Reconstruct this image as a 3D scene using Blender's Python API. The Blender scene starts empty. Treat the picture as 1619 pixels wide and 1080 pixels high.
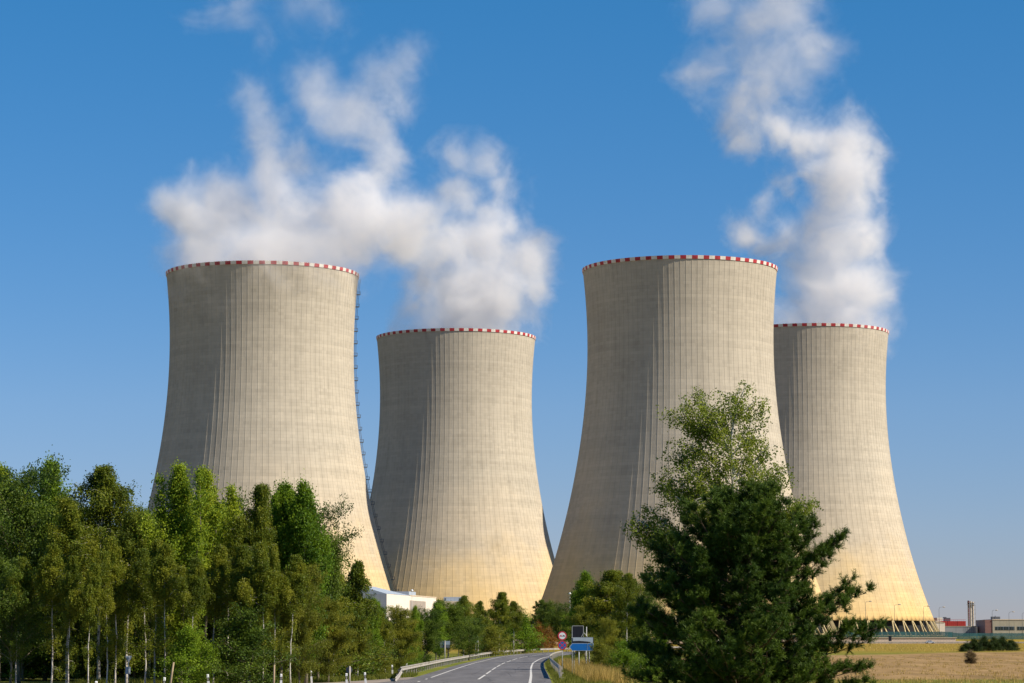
import bpy, math, random
import numpy as np
from math import radians, pi, sin, cos, tan, atan2, sqrt
S = bpy.context.scene
COL = S.collection
rnd = random.Random(7)
# ------------------------------------------------------------------ camera
F_PX = 4114.4; PITCH = 0.1151476; CZ = 2.5
cam_d = bpy.data.cameras.new('camera'); cam = bpy.data.objects.new('camera', cam_d); COL.objects.link(cam)
cam.location = (0, 0, CZ); cam.rotation_euler = (pi/2 + PITCH, 0, 0)
cam_d.sensor_width = 36; cam_d.lens = F_PX/1619*36; cam_d.clip_start = 0.5; cam_d.clip_end = 30000
S.camera = cam
cp, sp = cos(PITCH), sin(PITCH)
def W(x, y, D):
    """world point on the ray through photo pixel (x, y) at world depth D"""
    a = (x-809.5)/F_PX; b = -(y-540)/F_PX
    d = (a, cp - b*sp, sp + b*cp); t = D/d[1]
    return (d[0]*t, D, CZ + d[2]*t)
def sstep(a, b, v):
    t = min(1, max(0, (v-a)/(b-a))); return t*t*(3-2*t)
def gz(x, y):
    z = 0.9*sstep(330, 570, y) + 1.0*sstep(600, 1150, y)
    k = sstep(203, 212, x)
    emb = (1-k)*2.7*sstep(1213, 1217, y) + k*1.7*sstep(1206, 1232, y)
    z += emb + (3.7 - (2.7*(1-k)+1.7*k))*sstep(1228, 1262, y)*1.0
    z += 0.35*sstep(150, 60, y)*0 + 0.06*sin(x*.13)*sin(y*.09)*sstep(9, 20, abs(x-2))
    return z
# ------------------------------------------------------------------ helpers
def link_mesh(name, me, parent=None, loc=(0,0,0), rz=0):
    o = bpy.data.objects.new(name, me); COL.objects.link(o); o.location = loc; o.rotation_euler = (0,0,rz)
    if parent: o.parent = parent
    return o
def tag(o, label=None, cat=None, group=None, kind=None):
    if label: o['label'] = label
    if cat: o['category'] = cat
    if group: o['group'] = group
    if kind: o['kind'] = kind
    return o
def thing(name, loc, label, cat, group=None, rz=0):
    o = bpy.data.objects.new(name, None); COL.objects.link(o); o.location = loc; o.rotation_euler = (0,0,rz)
    o.empty_display_size = 0.2
    return tag(o, label, cat, group)
def copy_tree(o, loc, rz, sc, label, group=None):
    r = o.copy(); COL.objects.link(r); r.location = loc; r.rotation_euler = (0,0,rz); r.scale = sc; r['label'] = label
    if group: r['group'] = group
    for ch in o.children:
        c = ch.copy(); COL.objects.link(c); c.parent = r
    return r
class MB:
    def __init__(s): s.v = []; s.f = []; s.m = []
    def quad(s, a, b, c, d, m=0):
        n = len(s.v); s.v += [a, b, c, d]; s.f.append((n, n+1, n+2, n+3)); s.m.append(m)
    def box(s, x0, x1, y0, y1, z0, z1, m=0, top=0):
        n = len(s.v)
        s.v += [(x0,y0,z0),(x1,y0,z0),(x1,y1,z0),(x0,y1,z0),(x0,y0,z1),(x1,y0,z1),(x1,y1,z1),(x0,y1,z1)]
        for q in ((0,3,2,1),(4,5,6,7),(0,1,5,4),(1,2,6,5),(2,3,7,6),(3,0,4,7)): s.f.append(tuple(n+i for i in q)); s.m.append(m)
    def tube(s, pts, rad, sides=6, m=0, cap=True):
        P = [np.array(p, float) for p in pts]; n0 = len(s.v); K = len(P)
        if not hasattr(rad, '__len__'): rad = [rad]*K
        for i, p in enumerate(P):
            d = P[min(i+1, K-1)] - P[max(i-1, 0)]; d /= (np.linalg.norm(d)+1e-9)
            a = np.cross(d, (0,1,0) if abs(d[1]) < .9 else (1,0,0)); a /= np.linalg.norm(a); b = np.cross(d, a)
            for k in range(sides):
                t = 2*pi*k/sides; s.v.append(tuple(p + rad[i]*(cos(t)*a + sin(t)*b)))
        for i in range(K-1):
            for k in range(sides):
                k2 = (k+1) % sides
                s.f.append((n0+i*sides+k, n0+i*sides+k2, n0+(i+1)*sides+k2, n0+(i+1)*sides+k)); s.m.append(m)
        if cap:
            s.f.append(tuple(n0+k for k in range(sides))[::-1]); s.m.append(m)
            s.f.append(tuple(n0+(K-1)*sides+k for k in range(sides))); s.m.append(m)
    def disc(s, c, r, n=24, m=0, off=0.0, axis='y'):
        n0 = len(s.v)
        for k in range(n):
            t = 2*pi*k/n; s.v.append((c[0]+r*cos(t), c[1]-off, c[2]+r*sin(t)))
        s.f.append(tuple(range(n0, n0+n))); s.m.append(m)
    def ring(s, c, r0, r1, n=28, m=0, off=0.0):
        n0 = len(s.v)
        for k in range(n):
            t = 2*pi*k/n
            s.v += [(c[0]+r0*cos(t), c[1]-off, c[2]+r0*sin(t)), (c[0]+r1*cos(t), c[1]-off, c[2]+r1*sin(t))]
        for k in range(n):
            a = n0+2*k; b = n0+2*((k+1) % n); s.f.append((a, b, b+1, a+1)); s.m.append(m)
    def mesh(s, name, mats, smooth=False):
        me = bpy.data.meshes.new(name); me.from_pydata([tuple(map(float, v)) for v in s.v], [], s.f)
        for m in (mats if isinstance(mats, (list, tuple)) else [mats]): me.materials.append(m)
        me.polygons.foreach_set('material_index', s.m)
        if smooth: me.polygons.foreach_set('use_smooth', [True]*len(s.f))
        me.update(); return me
    def build(s, name, mats, parent=None, smooth=False, loc=(0,0,0), rz=0):
        return link_mesh(name, s.mesh(name, mats, smooth), parent, loc, rz)
def np_mesh(name, V, nper, mat, tint=None):
    """V: (N*nper,3) loose polygons of nper corners each"""
    V = np.asarray(V, np.float32).reshape(-1, 3); n = len(V)//nper
    me = bpy.data.meshes.new(name); me.vertices.add(len(V)); me.vertices.foreach_set('co', V.ravel())
    me.loops.add(len(V)); me.loops.foreach_set('vertex_index', np.arange(len(V), dtype=np.int32))
    me.polygons.add(n); me.polygons.foreach_set('loop_start', np.arange(n, dtype=np.int32)*nper)
    if tint is not None:
        a = me.attributes.new('tint', 'FLOAT', 'FACE'); a.data.foreach_set('value', np.asarray(tint, np.float32))
    me.materials.append(mat); me.update(calc_edges=True); return me
# ------------------------------------------------------------------ materials
class NT:
    def __init__(s, mat): s.t = mat.node_tree; s.n = s.t.nodes; s.l = s.t.links
    def new(s, typ, **k):
        nd = s.n.new(typ)
        for a, b in k.items(): setattr(nd, a, b)
        return nd
    def set(s, sock, v):
        if hasattr(v, 'is_output') or isinstance(v, bpy.types.NodeSocket): s.l.new(v, sock)
        else: sock.default_value = v
    def math(s, op, a, b=None, c=None, clamp=False):
        nd = s.new('ShaderNodeMath', operation=op); nd.use_clamp = clamp
        for i, v in enumerate((a, b, c)):
            if v is not None: s.set(nd.inputs[i], v)
        return nd.outputs[0]
    def vmath(s, op, a, b=None, scale=None):
        nd = s.new('ShaderNodeVectorMath', operation=op); s.set(nd.inputs[0], a)
        if b is not None: s.set(nd.inputs[1], b)
        if scale is not None: s.set(nd.inputs['Scale'], scale)
        return nd.outputs['Value'] if op in ('DISTANCE', 'LENGTH') else nd.outputs[0]
    def noise(s, vec, scale, detail=3, rough=.55, color=False, dist=0):
        nd = s.new('ShaderNodeTexNoise'); s.l.new(vec, nd.inputs['Vector'])
        nd.inputs['Scale'].default_value = scale; nd.inputs['Detail'].default_value = detail; nd.inputs['Roughness'].default_value = rough
        nd.inputs['Distortion'].default_value = dist
        return nd.outputs['Color' if color else 'Fac']
    def ramp(s, fac, stops, interp='LINEAR'):
        nd = s.new('ShaderNodeValToRGB'); nd.color_ramp.interpolation = interp; e = nd.color_ramp.elements
        while len(e) < len(stops): e.new(.5)
        for q, (p, c) in zip(e, stops): q.position = p; q.color = (*c, 1) if len(c) == 3 else c
        s.l.new(fac, nd.inputs[0]); return nd.outputs[0]
    def mix(s, fac, a, b, blend='MIX'):
        nd = s.new('ShaderNodeMix', data_type='RGBA', blend_type=blend)
        s.set(nd.inputs[0], fac); s.set(nd.inputs[6], (*a, 1) if isinstance(a, tuple) and len(a) == 3 else a)
        s.set(nd.inputs[7], (*b, 1) if isinstance(b, tuple) and len(b) == 3 else b); return nd.outputs[2]
    def coord(s, scale=(1,1,1), out='Object'):
        tc = s.new('ShaderNodeTexCoord'); mp = s.new('ShaderNodeMapping'); mp.inputs['Scale'].default_value = scale
        s.l.new(tc.outputs[out], mp.inputs[0]); return mp.outputs[0]
def new_mat(name):
    m = bpy.data.materials.new(name); m.use_nodes = True; m.node_tree.nodes.clear(); return m, NT(m)
def bsdf(t, color, rough=.8, metal=0, normal=None, spec=.3):
    b = t.new('ShaderNodeBsdfPrincipled'); t.set(b.inputs['Base Color'], (*color, 1) if isinstance(color, tuple) and len(color) == 3 else color)
    t.set(b.inputs['Roughness'], rough); t.set(b.inputs['Metallic'], metal); b.inputs['Specular IOR Level'].default_value = spec
    if normal is not None: t.l.new(normal, b.inputs['Normal'])
    o = t.new('ShaderNodeOutputMaterial'); t.l.new(b.outputs[0], o.inputs[0]); return b
def simple(name, c, rough=.6, metal=0, var=.25, scale=1.5, spec=.3):
    m, t = new_mat(name); v = t.coord(); n = t.noise(v, scale, 5, .65)
    c1 = tuple(x*(1-var) for x in c); c2 = tuple(min(1, x*(1+var*.6)) for x in c)
    bsdf(t, t.ramp(n, [(.3, c1), (.7, c2)]), rough, metal, spec=spec); return m
def leaf_mat(name, dark, mid, light, trans=.35, rough=.55):
    m, t = new_mat(name)
    at = t.new('ShaderNodeAttribute', attribute_name='tint')
    n = t.noise(t.coord(), .55, 2, .5)
    f = t.math('ADD', t.math('MULTIPLY', at.outputs['Fac'], .65), t.math('MULTIPLY', n, .45))
    oi = t.new('ShaderNodeObjectInfo')
    f = t.math('ADD', f, t.math('MULTIPLY_ADD', oi.outputs['Random'], .22, -.14))
    c = t.ramp(f, [(.18, dark), (.5, mid), (.85, light)])
    b = t.new('ShaderNodeBsdfPrincipled'); t.l.new(c, b.inputs['Base Color']); b.inputs['Roughness'].default_value = rough
    b.inputs['Specular IOR Level'].default_value = .2
    tr = t.new('ShaderNodeBsdfTranslucent'); t.l.new(t.mix(.5, c, light), tr.inputs[0])
    mx = t.new('ShaderNodeMixShader'); mx.inputs[0].default_value = trans
    t.l.new(b.outputs[0], mx.inputs[1]); t.l.new(tr.outputs[0], mx.inputs[2])
    o = t.new('ShaderNodeOutputMaterial'); t.l.new(mx.outputs[0], o.inputs[0]); return m
M = {}
M['light_birch'] = leaf_mat('light_birch_leaves', (.06,.10,.012), (.16,.215,.022), (.30,.33,.04), .42)
M['birch_leaf'] = leaf_mat('birch_leaves', (0.0462,0.0792,0.0079), (0.1254,0.1650,0.0119), (0.2640,0.2640,0.0211))
M['aspen_leaf'] = leaf_mat('aspen_leaves', (.075,.135,.010), (.20,.285,.018), (.38,.43,.026), .42)
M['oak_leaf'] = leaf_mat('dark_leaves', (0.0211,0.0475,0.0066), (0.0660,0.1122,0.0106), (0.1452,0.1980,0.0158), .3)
M['green_leaf'] = leaf_mat('green_leaves', (0.0396,0.0924,0.0066), (0.1122,0.1980,0.0106), (0.2112,0.3036,0.0158), .38)
M['willow_leaf'] = leaf_mat('yellowish_leaves', (0.0660,0.0858,0.0092), (0.1584,0.1782,0.0158), (0.2904,0.2772,0.0264), .38)
M['rust_leaf'] = leaf_mat('rusty_leaves', (0.0792,0.0462,0.0106), (0.2244,0.0990,0.0158), (0.3432,0.1716,0.0264), .3)
M['pine_leaf'] = leaf_mat('pine_needles', (.012,.034,.005), (.042,.085,.009), (.12,.175,.016), .2)
M['brown_leaf'] = leaf_mat('dry_leaves', (0.0792,0.0528,0.0238), (0.1716,0.1188,0.0528), (0.2640,0.1980,0.0924), .2)
M['grass'] = leaf_mat('grass_blades', (.05,.07,.01), (.12,.14,.015), (.2,.2,.03), .3)
M['dry_grass'] = leaf_mat('dry_grass_blades', (.16,.13,.02), (.42,.28,.06), (.62,.42,.15), .3)
def bark(name, base, dark, zs):
    m, t = new_mat(name); v = t.coord((1.2, 1.2, zs))
    n = t.noise(v, 2.2, 5, .7); c = t.ramp(n, [(.36, dark), (.46, base), (.8, tuple(min(1, x*1.2) for x in base))])
    bp = t.new('ShaderNodeBump'); bp.inputs['Strength'].default_value = .4; t.l.new(n, bp.inputs['Height'])
    bsdf(t, c, .85, normal=bp.outputs[0]); return m
M['birch_bark'] = bark('birch_bark', (.50,.46,.40), (.07,.06,.05), 1.2)
M['grey_bark'] = bark('grey_bark', (.19,.16,.11), (.07,.055,.04), .5)
M['pine_bark'] = bark('pine_bark', (.13,.085,.05), (.04,.03,.022), .4)
# concrete of the towers
def tower_mat():
    m, t = new_mat('tower_concrete'); tc = t.new('ShaderNodeTexCoord'); sx = t.new('ShaderNodeSeparateXYZ'); t.l.new(tc.outputs['Object'], sx.inputs[0])
    x, y, z = sx.outputs
    ang = t.math('ARCTAN2', y, x); a = t.math('MULTIPLY', ang, 108/(2*pi))
    pan = t.math('FLOOR', t.math('ADD', a, 54.5)); lift = t.math('FLOOR', t.math('MULTIPLY', z, 1/1.35))
    def wn(p, q):
        cb = t.new('ShaderNodeCombineXYZ'); t.set(cb.inputs[0], p); t.set(cb.inputs[1], q)
        w = t.new('ShaderNodeTexWhiteNoise', noise_dimensions='2D'); t.l.new(cb.outputs[0], w.inputs['Vector']); return w.outputs['Value']
    cell = wn(pan, lift); row = wn(lift, 3.3); col = wn(pan, 9.1)
    oi = t.new('ShaderNodeObjectInfo'); ofs = t.math('MULTIPLY', oi.outputs['Random'], 57.0); big = t.noise(t.vmath('ADD', tc.outputs['Object'], t.vmath('SCALE', (31.0,17.0,9.0), scale=ofs)), .035, 4, .6)
    cs = t.new('ShaderNodeCombineXYZ'); t.l.new(t.math('ADD', a, ofs), cs.inputs[0]); t.l.new(t.math('MULTIPLY', z, .05), cs.inputs[1])
    streak = t.noise(cs.outputs[0], 1.1, 4, .62)
    cs2 = t.new('ShaderNodeCombineXYZ'); t.l.new(t.math('MULTIPLY', a, .05), cs2.inputs[0]); t.l.new(t.math('MULTIPLY', z, .35), cs2.inputs[1])
    band = t.noise(cs2.outputs[0], 1.0, 3, .6)
    cp_ = t.new('ShaderNodeCombineXYZ'); t.l.new(t.math('MULTIPLY_ADD', a, .22, ofs), cp_.inputs[0]); t.l.new(t.math('MULTIPLY', z, .028), cp_.inputs[1])
    patch = t.ramp(t.noise(cp_.outputs[0], 1.0, 3, .6), [(.28, (0,)*3), (.42, (1,)*3)])
    val = t.math('MULTIPLY_ADD', cell, .12, .48)
    for q, w in ((row, .08), (col, .08), (big, .32), (streak, .20), (band, .24), (patch, .16)):
        val = t.math('MULTIPLY_ADD', q, w, val)
    # joint between lifts
    fz = t.math('FRACT', t.math('MULTIPLY', z, 1/1.35)); jt = t.math('LESS_THAN', fz, .07); val = t.math('MULTIPLY_ADD', jt, -.13, val)
    warm = t.math('ADD', t.math('MULTIPLY', z, -1/95), t.math('MULTIPLY', big, .5))   # colour turns more ochre towards the foot of the shell
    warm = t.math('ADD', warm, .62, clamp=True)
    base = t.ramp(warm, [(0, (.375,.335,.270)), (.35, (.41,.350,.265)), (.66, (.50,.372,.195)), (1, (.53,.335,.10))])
    cmb = t.new('ShaderNodeCombineXYZ'); [t.l.new(val, cmb.inputs[i]) for i in range(3)]
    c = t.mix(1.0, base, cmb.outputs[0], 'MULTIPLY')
    bp = t.new('ShaderNodeBump'); bp.inputs['Strength'].default_value = .25; bp.inputs['Distance'].default_value = .3
    t.l.new(t.math('ADD', cell, t.math('MULTIPLY', jt, -1.0)), bp.inputs['Height'])
    bsdf(t, c, .92, normal=bp.outputs[0], spec=.15); return m
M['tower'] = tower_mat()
M['red'] = simple('worn_red_paint', (.42,.035,.045), .6, 0, .35, .5); M['white'] = simple('worn_white_paint', (.70,.66,.60), .6, 0, .2, .5)
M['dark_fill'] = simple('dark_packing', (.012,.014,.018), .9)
M['leg'] = simple('ochre_concrete', (.52,.42,.23), .9, 0, .25, .3)
M['steel'] = simple('grey_steel', (.13,.14,.16), .5, .3)
M['galv'] = simple('galvanised_steel', (.42,.38,.33), .55, .2, .35, 1.2)
M['pole'] = simple('pole_steel', (.42,.42,.40), .5, .2)
M['sign_back'] = simple('sign_back', (.30,.36,.42), .5, .3); M['sign_dark'] = simple('dark_board', (.012,.013,.02), .5)
M['sign_white'] = simple('sign_white', (.72,.73,.75), .4, 0, .06); M['sign_red'] = simple('sign_red', (.50,.02,.03), .4, 0, .1)
M['sign_blue'] = simple('sign_blue', (.01,.13,.42), .4, 0, .1); M['sign_grey'] = simple('sign_grey', (.34,.40,.46), .5, 0, .1)
M['black'] = simple('black_plastic', (.015,.015,.017), .5)
M['post_white'] = simple('white_plastic', (.75,.74,.72), .5, 0, .1, 6)
M['wood'] = simple('bare_wood', (.36,.27,.17), .85, 0, .3, 5)

# ------------------------------------------------------------------ world, sun
SUN_AZ = radians(110); SUN_EL = radians(40)     # azimuth clockwise from +Y
w = bpy.data.worlds.new('World'); S.world = w; w.use_nodes = True
nt = w.node_tree; nt.nodes.clear()
sky = nt.nodes.new('ShaderNodeTexSky'); sky.sky_type = 'NISHITA'; sky.sun_disc = False
sky.sun_elevation = SUN_EL; sky.sun_rotation = SUN_AZ; sky.altitude = 500; sky.air_density = 1.0; sky.dust_density = 0.0; sky.ozone_density = 4.5
hs = nt.nodes.new('ShaderNodeHueSaturation'); hs.inputs['Saturation'].default_value = 1.2
bg = nt.nodes.new('ShaderNodeBackground'); bg.inputs[1].default_value = .063; wo = nt.nodes.new('ShaderNodeOutputWorld')
tcw = nt.nodes.new('ShaderNodeTexCoord'); sxw = nt.nodes.new('ShaderNodeSeparateXYZ'); crw = nt.nodes.new('ShaderNodeValToRGB'); mxw = nt.nodes.new('ShaderNodeMix'); mxw.data_type = 'RGBA'; mxw.blend_type = 'MULTIPLY'; mxw.inputs[0].default_value = 1
nt.links.new(tcw.outputs['Generated'], sxw.inputs[0]); nt.links.new(sxw.outputs[2], crw.inputs[0])
for q, (p_, c_) in zip([crw.color_ramp.elements[0], crw.color_ramp.elements.new(.10), crw.color_ramp.elements[-1]], [(0, (.69,.68,1.02)), (.09, (.86,.91,1.13)), (.30, (.50,1.17,1.29))]): q.position = p_; q.color = (*c_, 1)
nt.links.new(sky.outputs[0], hs.inputs['Color']); nt.links.new(hs.outputs[0], mxw.inputs[6]); nt.links.new(crw.outputs[0], mxw.inputs[7]); nt.links.new(mxw.outputs[2], bg.inputs[0]); nt.links.new(bg.outputs[0], wo.inputs[0])
sd = bpy.data.lights.new('sun', 'SUN'); sd.energy = 5.0; sd.angle = radians(.5); sd.color = (1, .90, .74)
so = bpy.data.objects.new('sun', sd); COL.objects.link(so)
so.rotation_euler = (pi/2 - SUN_EL, 0, pi - SUN_AZ)   # local +Z points at the sun
S.view_settings.view_transform = 'Standard'; S.view_settings.look = 'None'; S.view_settings.exposure = 0.47; S.view_settings.gamma = 1
S.cycles.volume_bounces = 5; S.cycles.max_bounces = 10; S.cycles.transparent_max_bounces = 12; S.cycles.diffuse_bounces = 2
S.cycles.use_denoising = True
S.cycles.volume_step_rate = 1.0; S.cycles.volume_max_steps = 256

# ------------------------------------------------------------------ ground
def ground_mat():
    m, t = new_mat('ground_cover'); tc = t.new('ShaderNodeTexCoord'); sx = t.new('ShaderNodeSeparateXYZ'); t.l.new(tc.outputs['Object'], sx.inputs[0])
    x, y, z = sx.outputs; v = tc.outputs['Object']
    n1 = t.noise(v, .06, 4, .6); n2 = t.noise(v, 1.2, 5, .7); ns = t.noise(t.coord((.25, .035, 1)), 1.0, 5, .65); nb = t.noise(t.coord((.05, .012, 1)), 1.0, 3, .6)
    grass = t.ramp(t.math('ADD', t.math('MULTIPLY', n1, .6), t.math('MULTIPLY', n2, .4)), [(.30, (.10,.105,.015)), (.5, (.25,.18,.022)), (.68, (.38,.24,.045))])
    field = t.ramp(t.math('ADD', t.math('MULTIPLY', ns, .65), t.math('MULTIPLY', n2, .35)), [(.34, (.15,.10,.035)), (.46, (.26,.165,.07)), (.56, (.33,.21,.09)), (.68, (.42,.28,.13))])
    near = t.ramp(t.math('ADD', t.math('MULTIPLY', n1, .6), t.math('MULTIPLY', n2, .4)), [(.30, (.07,.10,.014)), (.5, (.15,.165,.02)), (.70, (.27,.22,.04))])
    grass = t.mix(t.math('MULTIPLY_ADD', y, .01, -4.3, clamp=True), near, grass)
    # furrow strip of green inside the field
    fy = t.math('ABSOLUTE', t.math('SUBTRACT', t.math('MULTIPLY_ADD', nb, 30, y), 345)); fx = t.math('MULTIPLY_ADD', x, .05, -2.6, clamp=True)
    fur = t.math('MULTIPLY', t.math('MULTIPLY_ADD', fy, -.07, 1.1, clamp=True), fx); fur = t.math('MULTIPLY', fur, t.math('MULTIPLY_ADD', n2, 2.4, -.6, clamp=True))
    field = t.mix(t.math('MULTIPLY', fur, .75), field, (.15,.13,.03))
    # field area: right of X=25, between y 172 and an oblique far edge
    far = t.math('MULTIPLY_ADD', x, 1.5, 335); e1 = t.math('SUBTRACT', t.math('MULTIPLY_ADD', nb, 60, t.math('SUBTRACT', far, y)), 0)
    k = t.math('MULTIPLY', t.math('MULTIPLY', e1, .06, clamp=True), t.math('MULTIPLY_ADD', t.math('MULTIPLY_ADD', n2, 12, y), .15, -27, clamp=True))
    k = t.math('MULTIPLY', k, t.math('MULTIPLY_ADD', x, .2, -3.4, clamp=True))
    c = t.mix(k, grass, field)
    bp = t.new('ShaderNodeBump'); bp.inputs['Strength'].default_value = .6; bp.inputs['Distance'].default_value = .15; t.l.new(n2, bp.inputs['Height'])
    bsdf(t, c, .95, normal=bp.outputs[0], spec=.1); return m
xs = sorted(set([-6000,-3000,-1500,-800,-500,-350] + list(range(-260, 301, 5)) + [203,206,209,212,380,500,800,1500,3000,6000]))
ys = sorted(set([-300,-100,-30] + list(range(0, 620, 6)) + list(range(620, 1200, 15)) + [1200,1206,1209,1213,1214,1215,1216,1217,1220,1224,1228,1232,1238,1244,1250,1256,1262,1270,1300,1400,1600,2000,3000,5000,9000,16000]))
g = MB()
for y in ys:
    for x in xs: g.v.append((x, y, gz(x, y)))
nx = len(xs)
for j in range(len(ys)-1):
    for i in range(nx-1): g.f.append((j*nx+i, j*nx+i+1, (j+1)*nx+i+1, (j+1)*nx+i)); g.m.append(0)
tag(g.build('ground', ground_mat(), smooth=True), kind='structure')

# ------------------------------------------------------------------ road
def catmull(P, step=3.0):
    P = [np.array(p, float) for p in P]; out = []
    P = [2*P[0]-P[1]] + P + [2*P[-1]-P[-2]]
    for i in range(1, len(P)-2):
        n = max(2, int(np.linalg.norm(P[i+1]-P[i])/step))
        for k in range(n):
            t = k/n; a, b, c, d = P[i-1:i+3]
            out.append(.5*((2*b)+(-a+c)*t+(2*a-5*b+4*c-d)*t*t+(-a+3*b-3*c+d)*t**3))
    out.append(P[-2]); return out
CL = catmull([(-4.0,-40),(-3.7,30),(-3.2,90),(-2.7,130),(-2.4,162),(-2.1,195),(-1.8,237),(-1.4,280),(-.7,330),(0.9,388),(3.4,428),(7.6,465),(14.5,497),(25,523),(40,543),(51,554),(60,572),(66,600),(69,650),(73,760),(78,900),(84,1050),(88,1172)])
def offs(path, o, dz):
    out = []
    for i, p in enumerate(path):
        d = path[min(i+1, len(path)-1)] - path[max(i-1, 0)]; d /= np.linalg.norm(d)
        q = p + np.array((d[1], -d[0]))*o; out.append((q[0], q[1], gz(*q)+dz))
    return out
def strip(mb, path, o0, o1, dz, m=0, i0=0, i1=None):
    A = offs(path, o0, dz); B = offs(path, o1, dz); i1 = min(i1 or len(path), len(path))
    for i in range(i0, i1-1): mb.quad(A[i], B[i], B[i+1], A[i+1], m)
def asphalt(name, lo, hi, streakdir=True):
    m, t = new_mat(name); tc = t.new('ShaderNodeTexCoord'); v = tc.outputs['Object']
    n = t.noise(v, 2.5, 6, .75); b = t.noise(t.coord((.6, .03, 1)), 1.3, 4, .6); big = t.noise(v, .08, 3)
    f = t.math('ADD', t.math('MULTIPLY', n, .35), t.math('ADD', t.math('MULTIPLY', b, .45), t.math('MULTIPLY', big, .2)))
    c = t.ramp(f, [(.36, lo), (.64, hi)])
    vo = t.new('ShaderNodeTexVoronoi', feature='DISTANCE_TO_EDGE'); t.l.new(t.coord((.35, .05, 1)), vo.inputs[0]); vo.inputs['Scale'].default_value = 1.0
    crack = t.math('LESS_THAN', vo.outputs['Distance'], .012)
    c = t.mix(t.math('MULTIPLY', crack, .5), c, (.03,.03,.032))
    bsdf(t, c, .85, spec=.25); return m
M['asphalt'] = asphalt('asphalt', (.095,.090,.092), (.175,.167,.168))
M['apron'] = asphalt('pale_paving', (.20,.165,.14), (.32,.27,.23))
M['line'] = simple('road_paint', (.62,.60,.56), .7, 0, .35, 3)
r = MB(); strip(r, CL, -4.75, 4.85, .03)
tag(r.build('road', M['asphalt']), kind='structure')
# side road opening on the left
sr = MB()
e = [(-4.5,140),(-4.5,189),(-7.4,189),(-9,177),(-11.2,166),(-14,160.5),(-30,153),(-60,142),(-60,128),(-30,139),(-12,140)]
pts = [(a, b, gz(a, b)+.015) for a, b in e]; sr.v = pts; sr.f = [tuple(range(len(pts)))[::-1]]; sr.m = [0]
tag(sr.build('side_road', M['apron']), kind='structure')
wd = MB(); e = [(-6.7,120),(-6.7,158),(-6.4,176),(-6.2,189),(-5.6,196),(-6.3,168),(-9.0,150),(-14,138),(-14,120)]
wd = MB(); e = [(-7.0,100),(-7.0,150),(-7.3,170),(-6.95,189),(-8.6,163),(-12,150),(-20,140),(-20,100)]
wd.v = [(a, b, gz(a, b)+.022) for a, b in [(-6.2,100),(-6.2,188),(-7.2,176),(-8.6,160),(-12,148),(-20,140),(-20,100)]]; wd.f = [tuple(range(7))]; wd.m = [0]
tag(wd.build('road_junction_paving', M['asphalt']), kind='structure')
ln = MB()
def idx(y): return min(range(len(CL)), key=lambda i: abs(CL[i][1]-y))
strip(ln, CL, 3.42, 3.60, .042)
strip(ln, CL, -3.62, -3.48, .042, i0=idx(186))
i = idx(172)
# broken centre line
k = idx(30)
while k < len(CL)-3:
    strip(ln, CL, -.075, .075, .042, i0=k, i1=k+5 if k < idx(150) else k+9); k += 12 if k < idx(150) else 10
for a in range(8):   # broken edge across the junction
    i0 = idx(100+a*11); strip(ln, CL, -3.62, -3.48, .042, i0=i0, i1=i0+2)
tag(ln.build('road_marking', M['line']), kind='structure')
# far road in front of the retaining wall
FR = [np.array((x, 1172.5)) for x in range(-300, 420, 20)]
fr = MB(); strip(fr, FR, -4.5, 4.5, .03); tag(fr.build('plant_road', M['asphalt']), kind='structure')

# ------------------------------------------------------------------ cooling towers
PZ = [7.4,22,38,54,69,85,100,118,130,145,154.8]; PR = [62.0,56.6,51.7,47.5,44.6,42.0,40.3,39.4,39.5,40.4,41.3]
cf = np.polyfit(PZ, PR, 5)
def rad(z): return float(np.polyval(cf, z))
NR = 108
def tower_shell():
    zs = np.concatenate([np.linspace(7.6, 60, 20), np.linspace(63, 151.5, 30), [152.9, 154.8]]); rows = len(zs)
    V = []; cols = []
    for z in zs:
        R_ = rad(z); h = .13/R_; pr = .055
        for k in range(NR):
            a = 2*pi*k/NR
            for da, rr in ((-h*1.15, 0), (-h, pr), (h, pr), (h*1.15, 0)):
                V.append(((R_+rr)*cos(a+da), (R_+rr)*sin(a+da), z))
    nc = NR*4; F = []
    for j in range(rows-1):
        for i in range(nc):
            i2 = (i+1) % nc; F.append((j*nc+i, j*nc+i2, (j+1)*nc+i2, (j+1)*nc+i))
    no = len(V)   # inner face
    for z in zs:
        R_ = rad(z) - (.9 if z > 12 else 1.0)
        for k in range(NR): a = 2*pi*k/NR; V.append((R_*cos(a), R_*sin(a), z))
    for j in range(rows-1):
        for i in range(NR):
            i2 = (i+1) % NR; F.append((no+j*NR+i, no+(j+1)*NR+i, no+(j+1)*NR+i2, no+j*NR+i2))
    for (jr, flip) in ((rows-1, 0), (0, 1)):   # close top and bottom
        for k in range(NR):
            k2 = (k+1) % NR; o = jr*nc; q = no+jr*NR
            loop = [o+4*k+1, o+4*k+2, o+4*k+3, o+4*k2, o+4*k2+1, q+k2, q+k]
            F.append(tuple(loop if not flip else loop[::-1]))
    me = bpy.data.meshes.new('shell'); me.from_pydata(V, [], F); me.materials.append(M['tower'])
    me.polygons.foreach_set('use_smooth', [True]*len(F))
    sharp = np.zeros(len(me.edges), bool); ev = np.zeros(len(me.edges)*2, np.int32); me.edges.foreach_get('vertices', ev); ev = ev.reshape(-1, 2)
    outer = (ev < no).all(1); sharp[outer & (ev[:,0] % nc == ev[:,1] % nc)] = True; sharp[(ev[:,0] < no) != (ev[:,1] < no)] = True
    a = me.attributes.new('sharp_edge', 'BOOLEAN', 'EDGE'); a.data.foreach_set('value', sharp); me.update(); return me
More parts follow.
